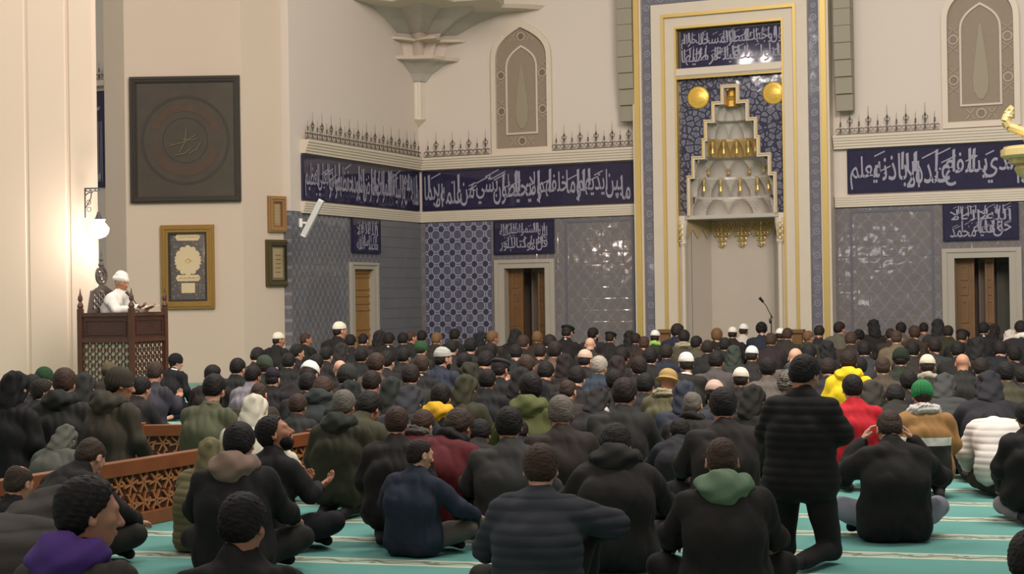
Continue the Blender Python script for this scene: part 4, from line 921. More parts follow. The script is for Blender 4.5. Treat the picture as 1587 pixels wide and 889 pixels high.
look('upright', 'kneel', pel=(0, 0, .55), chest=(0, .01, .8), neck=(0, .04, 1.04), head=(0, .09, 1.17), hrot=(-.5, -.2), hips=mir((.1, .0, .52)), knees=((-.14, .05, .09), (.17, .05, .09)), ank=((-.14, -.36, .07), (.13, -.36, .07)), toes=((-.13, -.5, .05), (.1, -.5, .05)), elb=((-.25, .06, .80), (.25, .06, .82)), wri=((-.1, .26, .84), (.1, .27, .86)), hd=((.8, .4, .2), (-.8, .4, .2)), hn=((-.2, 1, .2), (.2, 1, .2)), vox=.007)
look('stand', 'kneel', pel=(0, 0, .92), chest=(0, -.01, 1.17), neck=(0, .02, 1.42), head=(0, .06, 1.56), hrot=(-.3, -.25), hips=mir((.09, 0, .9)), knees=mir((.1, .02, .5)), ank=mir((.1, -.02, .09)), toes=mir((.12, .13, .04)), elb=mir((.27, .0, 1.1)), wri=mir((.1, .22, 1.06)), hd=mir((-.9, .2, 0)), hn=mir((0, 1, .1)))
look('boy', 'kneel', head=(.005, .06, .875), hrot=(-.1, -.6), vox=.0055); look('boy_front', 'kneel', head=(0, .07, .87), hrot=(-.35, -.25), vox=.0055)
look('preach', 'cross', knees=mir((.22, .24, .17)), head=(0, .03, .76), hrot=(-.25, -.1), elb=((-.24, .1, .38), (.24, .12, .38)), wri=((-.08, .34, .40), (.12, .36, .42)), hd=mir((.1, .9, .2)), hn=mir((0, .4, -1)), vox=.0065)
look('left_right', 'cross', head=(.01, .06, .745), hrot=(-.2, -.7), vox=.0065)
def top_of(P):
    R = eulm(*P['hrot']); return float(P['head'][2] + (R @ V3(0, -.02, .1))[2] + .022)
CACHE = {}
def shoulders(P): n = np.array(P['neck']); c = np.array(P['chest']); u = n - c; u /= np.linalg.norm(u); return n - u * .09 + np.array((-.165, .0, 0)), n - u * .09 + np.array((.165, .0, 0)), u
def body_mesh(pn):
    k = ('body', pn)
    if k in CACHE: return CACHE[k]
    P = POSES[pn]; sl, sr, u = shoulders(P); Rh = eulm(*P['hrot']); hd = V3(*P['head']); n = V3(*P['neck'])
    pr = [rc(P['pel'], P['chest'], .09, .09, .05), rc(P['chest'], n - V3(*u) * .08, .09, .07, .05), rc(n - V3(*u) * .05, hd + Rh @ V3(0, -.02, -.05), .056, .052, .03)]
    pr += [rc(sl, sr, .045, .045, .04)] + place(head_prims(), Rh, P['head'])
    for i, s in enumerate((sl, sr)):
        sd = -1 if i == 0 else 1
        pr += [rc(s, P['elb'][i], .042, .036, .03), rc(P['elb'][i], P['wri'][i], .036, .024, .012)]
        pr += hand(P['wri'][i], P['hd'][i], P['hn'][i], -sd, .4)
        pr += [rc(P['hips'][i], P['knees'][i], .075, .052, .03), rc(P['knees'][i], P['ank'][i], .05, .035, .01), rc(P['ank'][i], P['toes'][i], .036, .026, .01)]
    CACHE[k] = grow(pr, P['vox'], None, None, 'body'); return CACHE[k]
def jacket_mesh(pn, kind):
    k = ('j', pn, kind)
    if k in CACHE: return CACHE[k]
    P = POSES[pn]; sl, sr, u = shoulders(P); n = np.array(P['neck']); th = {'coat': .012, 'puffer': .022, 'thin': 0.}[kind]; pel = np.array(P['pel']); ch = np.array(P['chest'])
    hip = pel + np.array((0, 0, -.04)); bk = np.array((0, -.012, 0)); pr = [rc(n - u * .1 + bk, ch + bk, .1 + th, .125 + th, .06), rc(ch + bk, pel + bk, .125 + th, .13 + th, .06)]
    for s in (-1, 1):
        o = np.array((s * .082, 0, 0)); o2 = np.array((s * .09, 0, 0)); up = n - u * .11 + np.array((s * .085, 0, 0))
        pr += [rc(up, ch + o, .095 + th, .115 + th, .06), rc(ch + o, pel + o2, .115 + th, .122 + th, .06), rc(pel + o2, hip + o2 * 1.1, .125 + th, .13 + th, .05)]
    pr += [rc(sl + u * -.005, sr + u * -.005, .068 + th, .068 + th, .05), rc(n - u * .07, n + u * .02, .085, .066 + th * .4, .05), rc(sl * .5 + n * .5 - u * .02, n + u * .0, .05, .05, .05), rc(sr * .5 + n * .5 - u * .02, n + u * .0, .05, .05, .05)]
    for i, s in enumerate((sl, sr)):
        w = np.array(P['wri'][i]); e = np.array(P['elb'][i]); w2 = e + (w - e) * .96
        pr += [rc(s, e, .07 + th, .058 + th, .035), rc(e, w2, .058 + th, .043 + th * .7, .02)]
    fold = nz(17, .008, hash(pn) % 97 if False else sum(map(ord, pn)) % 97)
    if kind == 'puffer': dsp = lambda Q: (.009 * (1 - np.sqrt(np.abs(np.sin(3.14159 * Q[..., 2] / .055 + 1.2 * Q[..., 1]))))).astype(np.float32) + fold(Q) * .5
    else: f2 = nz(30, .006, 3); dsp = lambda Q: fold(Q) + .005 - np.abs(f2(Q)) * 1.3
    zc = .012
    CACHE[k] = grow(pr, .0095, dsp, lambda Q: zc - Q[..., 2], 'jacket'); return CACHE[k]
def trousers_mesh(pn):
    k = ('t', pn)
    if k in CACHE: return CACHE[k]
    P = POSES[pn]; pr = [rc(P['hips'][0], P['hips'][1], .11, .11, .05)]
    for i in (0, 1): pr += [rc(P['hips'][i], P['knees'][i], .105, .075, .04), rc(P['knees'][i], P['ank'][i], .07, .052, .015)]
    CACHE[k] = grow(pr, .0095, nz(24, .005, 11), lambda Q: .008 - Q[..., 2], 'trousers'); return CACHE[k]
def sock_mesh(pn, i):
    k = ('s', pn, i)
    if k in CACHE: return CACHE[k]
    P = POSES[pn]; a, b = np.array(P['ank'][i]), np.array(P['toes'][i]); pr = [rc(a, b, .044, .034, .01), rc(a, a + (a - b) * .18, .042, .036, .01)]
    CACHE[k] = grow(pr, .008, None, lambda Q: .006 - Q[..., 2], 'sock'); return CACHE[k]
def cloth(rgb, rough=.8): 
    rgb = tuple(int(v * (.86 if max(rgb) < 120 else .95)) for v in rgb); n = 'cloth %d %d %d' % tuple(rgb) + ('' if rough == .8 else ' r%d' % int(rough * 10))
    return mat(n, rgb, rough, bump=.25, bscale=160, var=.12, vscale=7, spec=.3)
SKINS = [(196, 140, 112), (178, 122, 94), (208, 156, 130), (160, 106, 80)]
def skin(i): return mat('skin %d' % i, SKINS[i], .55, var=.06, vscale=20, spec=.4)
HAIRC = {'k': (26, 20, 18), 'd': (40, 28, 22), 'b': (62, 46, 36), 'g': (110, 102, 92), 'r': (66, 46, 34), 'w': (168, 156, 142), 'l': (112, 82, 52)}
def hairm(c): return mat('hair ' + c, HAIRC[c], .6, bump=.5, bscale=200, spec=.3)
def obj(name, me, m, parent, loc=None, rot=None):
    o = bpy.data.objects.new(name, me); COL.objects.link(o); o.parent = parent
    if not me.materials: me.materials.append(m)
    o.material_slots[0].link = 'OBJECT'; o.material_slots[0].material = m
    if loc is not None: o.location = loc
    if rot is not None: o.rotation_euler = rot
    return o
"""headwear codes: h hair, z buzz, n bald, o balding ring, c curly, B bob, C skullcap, E beanie, F flat cap, K bucket hat, T turban, U hood up; with a colour after a colon"""
def person(loc, yaw, k, pn, head, jack, trou, label, sk=0, extra=(), group=None, near=True):
    P = POSES[pn]; t = empty('person', loc, yaw, label=label); t['category'] = 'person'; t.scale = (k, k, k)
    if group: t['group'] = group
    obj('body', body_mesh(pn), skin(sk), t)
    jk, jc = jack; obj('jacket', jacket_mesh(pn, jk), cloth(jc), t)
    obj('trousers', trousers_mesh(pn), cloth(trou), t)
    if near:
        for i in (0, 1): obj('sock', sock_mesh(pn, i), cloth((40, 38, 40)), t)
    hc, _, cc = head.partition(':'); hr = (P['hrot'][0], 0, P['hrot'][1]); hr = Euler((P['hrot'][0], 0, P['hrot'][1]))
    hl = P['head']; under = 'd'
    nm = {'h': 'hair', 'z': 'buzz', 'o': 'ring', 'c': 'curly', 'B': 'bob'}
    if hc[0] in nm: obj('hair', headwear(nm[hc[0]]), hairm(cc or 'k'), t, hl, hr)
    wear = {'C': ('cap', 'skullcap'), 'E': ('beanie', 'knitted_cap'), 'F': ('flat', 'flat_cap'), 'K': ('bucket', 'hat'), 'T': ('turban', 'turban'), 'U': ('hoodup', 'hood')}
    if hc[0] in wear:
        rgb = tuple(int(cc[i:i + 2], 16) for i in (0, 2, 4)) if cc else (226, 216, 200)
        if hc[0] in 'CEF': obj('hair', headwear('buzz'), hairm(hc[1:] or 'd'), t, hl, hr)
        o = obj(wear[hc[0]][1], headwear(wear[hc[0]][0]), cloth(rgb), t, hl, hr)
    sl, sr, u = shoulders(P); tilt = -math.atan2(u[1], u[2])
    for e in extra:
        kd, _, cc = e.partition(':'); rgb = tuple(int(cc[i:i + 2], 16) for i in (0, 2, 4)) if cc else None
        if kd in ('hood', 'scarf', 'collar', 'fur'):
            obj({'fur': 'fur_trim'}.get(kd, kd), headwear(kd), cloth(rgb or (220, 210, 196)), t, P['neck'], Euler((tilt, 0, 0)))
        elif kd == 'beard': obj('beard', headwear('beard'), hairm('k'), t, hl, hr)
    return t
# ================================================================== the worshippers
X6 = lambda c: tuple(int(c[i:i + 2], 16) for i in (0, 2, 4))
BK, CH_, DG, NV, OL, BR, GY = '211e1d', '2f2b2a', '3a3836', '2a2d3c', '45422e', '45362d', '5c5957'
R_ = []
def W_(x, y, head, kind, col, label, **o): R_.append(dict(x=x, y=y, head=head, kind=kind, col=col, label=label, **o))
# --- front and middle of the hall, largest first
W_(127, 742, 'h:k', 'coat', '4a4238', 'person with thick black hair and a purple hood, front left corner', s=468, yaw=-.1, pose='boy', extra=['hood:5a3a86'])
W_(370, 768, 'h:k', 'coat', BK, 'person with cropped black hair and black top at the bottom edge, left', s=448, yaw=.35, pose='boy_front')
W_(833, 691, 'h:r', 'puffer', '3e4048', 'person with reddish brown hair in a slate jacket, arm resting on a raised knee', s=318, pose='knee_up', trou='34302c')
W_(1115, 680, 'z:r', 'coat', '2c2725', 'person with cropped hair, sage green hood over a black jacket', s=312, yaw=.33, pose='cross', extra=['hood:71896c'])
W_(1243, 553, 'h:k', 'puffer', '201d1c', 'person kneeling upright in a black quilted jacket, tallest in the front rows', s=268, yaw=-.15, pose='upright', trou='1c1a1a', k=1.0)
W_(645, 683, 'z:d', 'coat', '2b3244', 'person in a navy jacket sitting cross-legged in grey brown trousers', s=255, yaw=-.05, pose='phone_right', trou='6a625a')
W_(1376, 640, 'z:b', 'coat', '23201e', 'person in black with hands raised to the face and pale jeans', s=246, yaw=.33, pose='hands_to_face', trou='8c8c98', sk=2)
W_(420, 647, 'h:k', 'coat', '242223', 'bearded person in black with upturned face and open palms', s=250, pose='face_up', yaw=-.15, extra=['beard'], trou='1e1d22')
W_(366, 657, 'h:k', 'coat', '211e1d', 'person in black with a dusty pink brown hood on the shoulders, left', s=272, pose='cross', extra=['hood:8f7566'])
W_(950, 664, 'h:k', 'coat', '2a2624', 'black haired person in a dark hooded parka and grey trousers right of the slate jacket', extra=['hood:2d2a28'], s=268, yaw=.33, pose='hunch', trou='6e6a6a')
W_(785, 633, 'h:k', 'coat', '454341', 'person in a charcoal leather jacket behind the slate jacketed person', s=214, yaw=.33, pose='cross')
W_(611, 632, 'h:r', 'coat', '2a2623', 'large brown haired person in black right behind the navy jacketed person', s=218, yaw=.33, pose='kneel')
W_(529, 606, 'h:g', 'coat', '3c3a28', 'grey haired person in a long dark olive coat beside the barrier end', s=212, pose='kneel', extra=['hood:34382e'])
W_(1118, 603, 'h:k', 'coat', '2f2826', 'person with black hair in a dark brown coat left of the upright kneeler', s=228, yaw=.33, pose='cross')
W_(1319, 582, 'h:k', 'coat', 'c4202c', 'person in a bright red jacket behind the upright kneeler', s=196, yaw=.33, pose='kneel', trou='1d1b1b')
W_(1427, 592, 'E:2f8046', 'coat', 'a87838', 'person with a green knitted cap and tan coat with white lining', s=205, yaw=.33, pose='kneel', extra=['fur:d8cfc8'], trou='24211f')
W_(1534, 648, 'h:k', 'puffer', 'ece2d8', 'person bent forward in a white quilted jacket at the right', s=200, yaw=.33, pose='bow', trou='4a4034')
W_(1557, 562, 'h:k', 'coat', '4d4a34', 'person with dark hair in an olive green jacket behind the white quilted jacket', s=172, yaw=.33, pose='kneel', k=1.05)
W_(1588, 655, 'h:k', 'coat', BK, 'person in black cut by the right edge next to the white quilted jacket', s=232, pose='kneel', trou='8c8084')
W_(1592, 826, 'h:k', 'coat', '33302e', 'dark person cut by the bottom right corner', s=470, pose='cross')
W_(22, 577, 'U:191716', 'coat', '1c1a19', 'person shrouded in a black hood at the far left edge', s=196, pose='kneel', k=1.05)
W_(97, 572, 'h:r', 'coat', '302f2c', 'person with brown hair in a bulky dark hooded coat near the left edge', s=190, pose='kneel', extra=['hood:2c2e2a'])
W_(181, 572, 'E:463f34', 'coat', '4a4336', 'person in a dark khaki hooded coat in front of the pulpit, profile right', s=198, yaw=-.15, pose='kneel_right', extra=['hood:4c473a'], k=1.06)
W_(328, 582, 'h:k', 'coat', '686a50', 'bearded person with bowed head in a sage green jacket', s=196, yaw=0, pose='kneel_pray', extra=['beard', 'collar:7a745c'])
W_(392, 613, 'U:e2d8c2', 'coat', 'e2d8c2', 'person with a cream white hood pulled up, in front of the cream pillar', s=200, pose='cross')
W_(458, 612, 'h:b', 'coat', '34322f', 'person with short brown hair in charcoal right of the cream white hood', s=178, pose='cross')
W_(133, 684, 'o:b', 'coat', '221f1e', 'balding person in black leaning before the long barrier, left', s=258, pose='hunch', sk=2)
W_(22, 722, 'o:b', 'coat', '1f1d1c', 'person in a black coat at the left edge in front of the barrier', s=290, pose='cross')
W_(70, 776, 'U:4e4740', 'puffer', '4e4740', 'hunched person in a grey brown quilted jacket left of the purple hood', s=400, pose='bow')
W_(322, 686, 'U:7c7352', 'puffer', '7c7352', 'person in a khaki quilted jacket with the hood up against the barrier', s=248, pose='cross_left')
W_(98, 674, 'U:68685e', 'coat', '68685e', 'person in a pale grey hooded coat just beyond the long barrier', s=205, pose='hunch')
W_(866, 615, 'h:g', 'coat', '3a302c', 'grey haired person in a dark brown jacket right of the olive hooded parka', s=212, yaw=.33, pose='cross')
W_(819, 579, 'h:k', 'coat', '626438', 'person in an olive green hooded parka turned to the right, middle', s=190, pose='cross_left', extra=['hood:6c7040'])
W_(964, 588, 'h:d', 'coat', '35322f', 'person in a dark jacket with a pink patch on the right shoulder', s=200, pose='cross')
W_(705, 639, 'h:b', 'coat', '6e2026', 'brown haired person in dark red with a black scarf', s=214, pose='hunch', extra=['scarf:1e1c1c'])
W_(650, 640, 'h:r', 'coat', '6a2428', 'person with a grey fur collar over a dark red jacket', s=208, pose='hunch', extra=['fur:5c554e'])
W_(680, 596, 'h:k', 'coat', '1f1c1b', 'person in black with a bright yellow hood behind the neck', s=184, pose='cross', extra=['hood:e8b028'])
W_(720, 582, 'U:44422e', 'coat', '44422e', 'person in a dull olive coat with the hood up beside the yellow hood', s=176, pose='cross')
W_(605, 586, 'U:33352f', 'coat', '2c2d2a', 'person with a dark green grey hood up left of the yellow hood', s=178, pose='cross')
W_(632, 604, 'U:3a3a3e', 'coat', '34343a', 'person with a slate grey hood up behind the fur collar', s=190, pose='hunch')
W_(566, 612, 'h:k', 'coat', '4c4a34', 'person with bushy dark hair and mossy coat right of the grey haired person', s=200, pose='hunch')
W_(1070, 608, 'o:g', 'coat', '322e2c', 'balding grey person with a dark scarf left of the dark brown coat', s=190, pose='cross', extra=['scarf:262322'])
W_(1058, 592, 'U:3e4250', 'coat', '3e4250', 'person in a slate blue hooded coat behind the balding grey person', s=176, pose='cross')
W_(1032, 574, 'K:b8955c', 'coat', '6a6448', 'person in a sand coloured hat and khaki coat, middle right', s=172, pose='kneel', extra=['fur:a89a7c'])
W_(1104, 592, 'C:dcb8a8', 'coat', '3a3432', 'person with a pinkish cap left of the dark brown coat', s=176, pose='cross')
W_(1148, 572, 'C:f0e2cc', 'coat', '26241f', 'person with a large white skullcap in a black coat behind the dark brown coat', s=168, pose='kneel')
W_(925, 606, 'U:2c2727', 'coat', '2c2727', 'person in a dark hood edged by a white scarf, middle', s=180, pose='hunch', extra=['scarf:e0d4c8'])
W_(1219, 577, 'c:g', 'coat', '6a5e54', 'grey curly haired person in brown grey left of the upright kneeler', s=172, pose='cross')
W_(1188, 555, 'h:k', 'coat', '6e635a', 'black haired person in a taupe jacket with bare neck', s=158, pose='kneel')
W_(1313, 545, 'h:d', 'coat', 'f0cc20', 'dark haired person in a vivid yellow jacket behind the red jacket', s=152, pose='kneel', extra=['hood:f0cc20'])
W_(1461, 585, 'U:4c4c4a', 'puffer', '4a4a48', 'person in a grey hooded quilted jacket right of the green knitted cap', s=172, pose='hunch')
W_(1489, 548, 'n', 'coat', '2c2927', 'bald person in a black coat at the right, bare scalp showing', s=150, pose='kneel', sk=0)
W_(1436, 552, 'C:e8dcc0', 'coat', '302b2a', 'person with a cream skullcap and pale scarf on the shoulder, right', s=152, pose='kneel', extra=['scarf:b0a894'])
W_(1366, 553, 'o:b', 'coat', '584a3c', 'balding person in a brown jacket right of the yellow jacket', s=154, pose='kneel')
W_(1394, 541, 'E:232e20', 'coat', '2a3224', 'person with a dark green cap before the tan back', s=146, pose='kneel')
W_(1583, 574, 'h:k', 'coat', '33302e', 'person in charcoal cut by the right edge beside the olive jacket', s=160, pose='kneel')
W_(897, 544, 'C:d8b8a0', 'coat', '2b2623', 'person with a pinkish beige cap left of the blue jacket', s=142, pose='kneel')
W_(917, 553, 'h:w', 'coat', '36424e', 'white haired person in a steel blue jacket, middle', s=150, pose='kneel')
W_(877, 589, 'o:b', 'coat', '3c322a', 'balding person in brown behind the grey haired person in dark brown', s=168, pose='cross', sk=2)
W_(822, 551, 'h:b', 'coat', '2a2a2c', 'brown haired person in a black jacket below the middle doorway', s=150, pose='kneel')
W_(780, 556, 'F:3c3a38', 'coat', '262321', 'person with a grey rimmed cap below the middle doorway', s=152, pose='kneel')
W_(870, 549, 'U:2c2220', 'coat', '2c2220', 'person in a dark brown hood in front of the tan cloaked person', s=146, pose='kneel')
W_(858, 530, 'h:d', 'coat', '6a5040', 'person in a tan brown jacket right of the middle doorway', s=128, pose='kneel')
W_(676, 540, 'C:b8b4ac', 'coat', '343848', 'bearded person with a grey white skullcap in a dusk blue jacket', s=142, pose='kneel_right', extra=['beard'])
W_(645, 551, 'h:b', 'coat', '262422', 'brown haired person in black left of the dusk blue jacket', s=148, pose='kneel', extra=['collar:b0a898'])
W_(583, 548, 'h:b', 'coat', '5a4a40', 'person with grey brown hair in a brown jacket, left of centre', s=148, pose='kneel')
W_(564, 576, 'h:d', 'coat', '3e3a30', 'dark haired person in front of the person in the brown jacket', s=164, pose='cross')
W_(505, 588, 'h:r', 'coat', '343a38', 'person with reddish hair and bare neck in a dark teal coat', s=168, pose='hunch', extra=['hood:343a38'])
W_(516, 558, 'n', 'coat', '2a2420', 'bald pink scalped person in dark brown, left of centre', s=146, pose='kneel', sk=2)
W_(537, 567, 'E:3a3a38', 'coat', '30322e', 'person with a charcoal knitted cap left of the brown jacket', s=152, pose='cross')
W_(467, 565, 'C:f0ece4', 'coat', '282422', 'person with a bright white cap bowed low in black, left', s=150, pose='hunch')
W_(427, 572, 'C:2a2230', 'coat', '231f20', 'person with a dark plum cap in black behind the charcoal jacket', s=152, pose='kneel')
W_(407, 594, 'z:b', 'coat', '453a30', 'brown haired person between the cream hood and the plum cap', s=166, pose='cross')
W_(398, 567, 'h:k', 'coat', '8a8288', 'black haired person in a pale lilac grey jacket', s=150, pose='kneel')
W_(368, 556, 'h:k', 'coat', '24221f', 'person with a round black head before the cream pillar', s=140, pose='kneel')
W_(336, 566, 'h:k', 'coat', '2e2420', 'black haired person directly behind the sage green jacket', s=148, pose='kneel_right')
W_(405, 553, 'E:45503c', 'coat', '262a24', 'person with a moss green flat knitted cap before the cream pillar', s=140, pose='kneel')
W_(270, 549, 'E:1b1a19', 'coat', '201f21', 'person in a black coat with a white collar right of the pulpit', s=118, pose='kneel_right', extra=['collar:e8e0d8'], k=1.05)
W_(240, 563, 'h:b', 'coat', '45404a', 'brown haired person in a slate jacket before the narrow pulpit face', s=148, pose='kneel_pray')
W_(166, 563, 'E:6a5c44', 'coat', '3a3026', 'person with a khaki cap before the wide pulpit lattice', s=132, pose='kneel')
W_(65, 571, 'E:2e4e30', 'coat', '2e3034', 'person with a dark green knitted cap near the left edge', s=150, pose='kneel')
W_(62, 588, 'h:d', 'coat', '30333e', 'person with dark brown hair and beard below the green knitted cap, left', s=178, pose='kneel_right', extra=['beard'])
W_(47, 582, 'h:k', 'coat', '2a2628', 'black haired person half hidden beside the black hood, far left', s=158, pose='cross')
W_(128, 580, 'U:33322f', 'coat', '33322f', 'person with a dark charcoal hood up between the brown hair and the pulpit', s=166, pose='cross')
# --- rows nearest the qibla wall
W_(430, 516, 'C:ece0c8', 'coat', '242120', 'person with a white cap in black before the right face of the cream pillar', s=92, sk=1)
W_(472, 516, 'z:r', 'coat', '20241f', 'person with cropped brown hair under the blue tiles beside the pillar corner', s=90)
W_(400, 540, 'h:k', 'coat', '2e2820', 'person low in dark brown at the foot of the cream pillar', s=112)
W_(525, 500, 'C:f0e8d0', 'coat', '26211d', 'person with a white cap sitting high before the blue side wall', s=92, k=1.1)
W_(543, 519, 'h:k', 'coat', '282321', 'person in dark clothes just left of the oak side door', s=96)
W_(563, 517, 'z:k', 'coat', '3c3430', 'black haired person in front of the oak side door', s=94)
W_(589, 512, 'U:2b2523', 'coat', '2b2523', 'person with a dark brown hood up right of the oak side door', s=92)
W_(602, 516, 'h:k', 'coat', '242120', 'black haired person with a white collar right of the oak side door', s=95, extra=['collar:ece8e0'])
W_(620, 516, 'h:k', 'coat', '2b2a28', 'dark haired person before the plain grey wall by the corner', s=94)
W_(637, 513, 'z:r', 'coat', '33302c', 'brown haired person before the wall corner', s=90)
W_(653, 513, 'h:k', 'coat', '252320', 'black haired person above the green cap by the wall corner', s=89)
W_(654, 530, 'E:2f5a34', 'coat', '2c332c', 'person with a small green knitted cap under the wall corner', s=110)
W_(675, 516, 'h:l', 'coat', '352c26', 'light brown haired person before the left part of the star lattice', s=92)
W_(708, 510, 'h:k', 'coat', '25221f', 'black haired person before the middle of the star lattice', s=90)
W_(727, 524, 'h:k', 'coat', '2f2a27', 'dark haired person low before the right part of the star lattice', s=104)
W_(746, 514, 'U:24262a', 'coat', '24262a', 'person with a black hood up left of the middle doorway', s=90)
W_(766, 513, 'h:l', 'coat', '322b26', 'light haired person by the left post of the middle doorway', s=92)
W_(792, 510, 'U:262320', 'coat', '262320', 'person with a big dark hood in the middle doorway', s=92)
W_(812, 520, 'h:b', 'coat', '2a2622', 'brown haired person lower in the middle doorway', s=98)
W_(827, 514, 'h:l', 'coat', '3a2a24', 'light brown haired person in the right half of the middle doorway', s=92)
W_(847, 520, 'h:d', 'coat', '322c26', 'dark brown haired person by the right post of the middle doorway', s=98)
W_(875, 504, 'F:20241c', 'coat', '221c1c', 'person in a black cap with white collar right of the middle doorway', s=92, extra=['collar:e8e4dc'], k=1.06)
W_(913, 523, 'n', 'coat', '3a302e', 'bald person low before the tiles left of the mihrab', s=104, sk=2)
W_(924, 508, 'h:k', 'coat', '38282a', 'bearded dark haired person in maroon brown before the grey tiles', s=90, pose='kneel_right', extra=['beard'])
W_(948, 514, 'F:252222', 'coat', '292525', 'person in a black flat cap between the maroon coat and the mihrab', s=90)
W_(970, 513, 'U:262424', 'coat', '262424', 'person with a black hood up left of the mihrab border', s=90)
W_(983, 517, 'h:d', 'coat', '332a28', 'dark brown haired person against the left golden edge of the mihrab', s=92)
W_(996, 521, 'z:r', 'coat', '3c2a24', 'reddish haired person under the left tiled border of the mihrab', s=98)
W_(1013, 513, 'C:f2ece0', 'coat', '303a22', 'person with a white cap and lime safety vest left of the mihrab niche', s=92, extra=['scarf:a8d060'])
W_(1045, 502, 'h:d', 'coat', '2a2c3e', 'tall dark haired person in a navy jacket left in front of the niche', s=92, k=1.08)
W_(1061, 512, 'h:k', 'coat', '4e4636', 'black haired person with a fur collar beside the navy jacket', s=101, extra=['fur:a09478'])
W_(1076, 521, 'h:k', 'coat', '5a5040', 'dark haired person in khaki low before the niche', s=102)
W_(1109, 509, 'h:l', 'coat', '242220', 'brown haired person in a black jacket before the niche centre', s=90)
W_(1134, 508, 'C:efe4d4', 'coat', '2c2422', 'left one of the two white caps before the niche, dark coat', s=88)
W_(1151, 503, 'C:f4ece4', 'coat', 'cfc2b4', 'right one of the two white caps before the niche, white garment', s=84)
W_(1179, 501, 'c:k', 'coat', '2c333e', 'person with bushy black hair before the microphone stand', s=86)
W_(1193, 517, 'h:r', 'coat', '382a2e', 'dark red brown haired person below the microphone stand', s=96)
W_(1210, 510, 'C:f0e8dc', 'coat', '2c2c2c', 'person with a white cap right of the microphone stand', s=90)
W_(1222, 509, 'h:b', 'coat', '38322a', 'brown haired person right of the white cap by the microphone stand', s=92)
W_(1250, 513, 'h:l', 'coat', '454032', 'light haired person before the right jamb of the mihrab', s=92)
W_(1264, 505, 'h:d', 'coat', '2b2728', 'tall dark haired person under the right tiled border of the mihrab', s=90)
W_(1300, 499, 'h:d', 'coat', '6a6454', 'dark haired person in a greyish khaki jacket right of the mihrab edge', s=88, k=1.06)
W_(1317, 515, 'h:r', 'coat', '3c302a', 'brown haired person low right of the mihrab edge', s=98)
W_(1334, 512, 'c:k', 'coat', '343234', 'black haired person before the left part of the right tile panel', s=92)
W_(1359, 496, 'U:242120', 'coat', '242120', 'tall person with a narrow black hood before the right tile panel', s=88, k=1.05)
W_(1375, 510, 'h:d', 'coat', '3c3028', 'dark brown haired person right of the tall narrow hood', s=92)
W_(1396, 500, 'h:k', 'coat', '6a5a48', 'black haired person before the middle of the right tile panel', s=88)
W_(1388, 512, 'o:b', 'coat', '75664f', 'person with pink scalp and tan jacket before the right tile panel', s=108, pose='kneel', sk=2)
W_(1414, 505, 'h:r', 'coat', '463628', 'reddish brown haired person right of the tan jacket', s=90)
W_(1432, 500, 'z:k', 'coat', '605e5c', 'black haired person in grey left of the right-hand door frame', s=88)
W_(1450, 495, 'U:2a2826', 'coat', '383634', 'person in a black hood against the left post of the right-hand doorway', s=88, k=1.05)
W_(1468, 505, 'h:d', 'coat', '3a3826', 'dark haired person in moss green at the right-hand door post', s=92)
W_(1492, 512, 'F:262020', 'coat', '242322', 'person in a black flat cap in the right-hand doorway', s=94)
W_(1516, 500, 'h:k', 'coat', '262424', 'black haired person with a white collar in the right-hand doorway', s=94, extra=['collar:f0ece4'])
W_(1541, 502, 'U:2c2220', 'coat', '2c2220', 'person in a dark brown hood in the right-hand doorway', s=90)
W_(1563, 512, 'U:d8c8bc', 'coat', '8a8078', 'person with a pale hood by the right post of the right-hand doorway', s=92)
W_(1581, 498, 'h:k', 'coat', '2a2628', 'black haired person with a white scarf at the right edge', s=98, extra=['scarf:ece0d4'])
# --- rows in between
W_(1061, 548, 'C:efe6da', 'coat', '2c2622', 'person with a round white cap and white strap left of the green hood', s=136, extra=['collar:ece4dc'])
W_(1164, 538, 'C:e8e8e4', 'coat', '2a2624', 'person with a bright white cap below the microphone stand, middle rows', s=128)
W_(1140, 536, 'U:3c443a', 'coat', '343a34', 'person in a grey green hood between two white caps', s=124)
W_(1225, 540, 'n', 'coat', '6a625c', 'bald person in a grey scarf below the right side of the niche', s=128, extra=['scarf:5c5c58'], sk=2)
W_(1108, 545, 'h:k', 'coat', '5a524e', 'black haired person in a mauve grey jacket before the niche', s=132)
W_(1122, 524, 'h:k', 'coat', '2a2628', 'dark person in the second row before the niche centre', s=110)
W_(1095, 528, 'h:d', 'coat', '242220', 'person in black behind the mauve grey jacket', s=114)
W_(1030, 535, 'h:d', 'coat', '262a38', 'person in a broad navy coat below the lime vest', s=122)
W_(1003, 540, 'h:k', 'coat', '242422', 'black haired person below the white cap with lime vest', s=126)
W_(985, 553, 'h:d', 'coat', '2c2828', 'dark haired person with a glimpse of neck left of the sand hat', s=140)
W_(965, 540, 'h:k', 'coat', '262423', 'black haired person before the left foot of the mihrab', s=124)
W_(945, 552, 'U:362a28', 'coat', '362a28', 'person in a dark wine brown hood right of the blue jacket', s=140)
W_(950, 574, 'h:k', 'coat', '2c2a2c', 'black haired person behind the pink patched jacket', s=160)
W_(998, 580, 'h:k', 'coat', '2c2c2e', 'dark person left of the khaki coat, middle', s=166)
W_(900, 570, 'h:k', 'coat', '2c2624', 'black haired person behind the balding person in brown', s=158)
W_(848, 562, 'h:k', 'coat', '2a2422', 'dark person right of the brown haired person in black, middle', s=150)
W_(757, 573, 'h:k', 'coat', '232324', 'person in a big black coat left of the olive parka', s=164, pose='kneel')
W_(797, 571, 'U:2a2726', 'coat', '2a2726', 'person in a black hood between the big black coat and the olive parka', s=160)
W_(742, 546, 'h:k', 'coat', '282624', 'black haired person below the star lattice, second rows', s=134)
W_(758, 532, 'h:k', 'coat', '262422', 'dark person below the left post of the middle doorway', s=116)
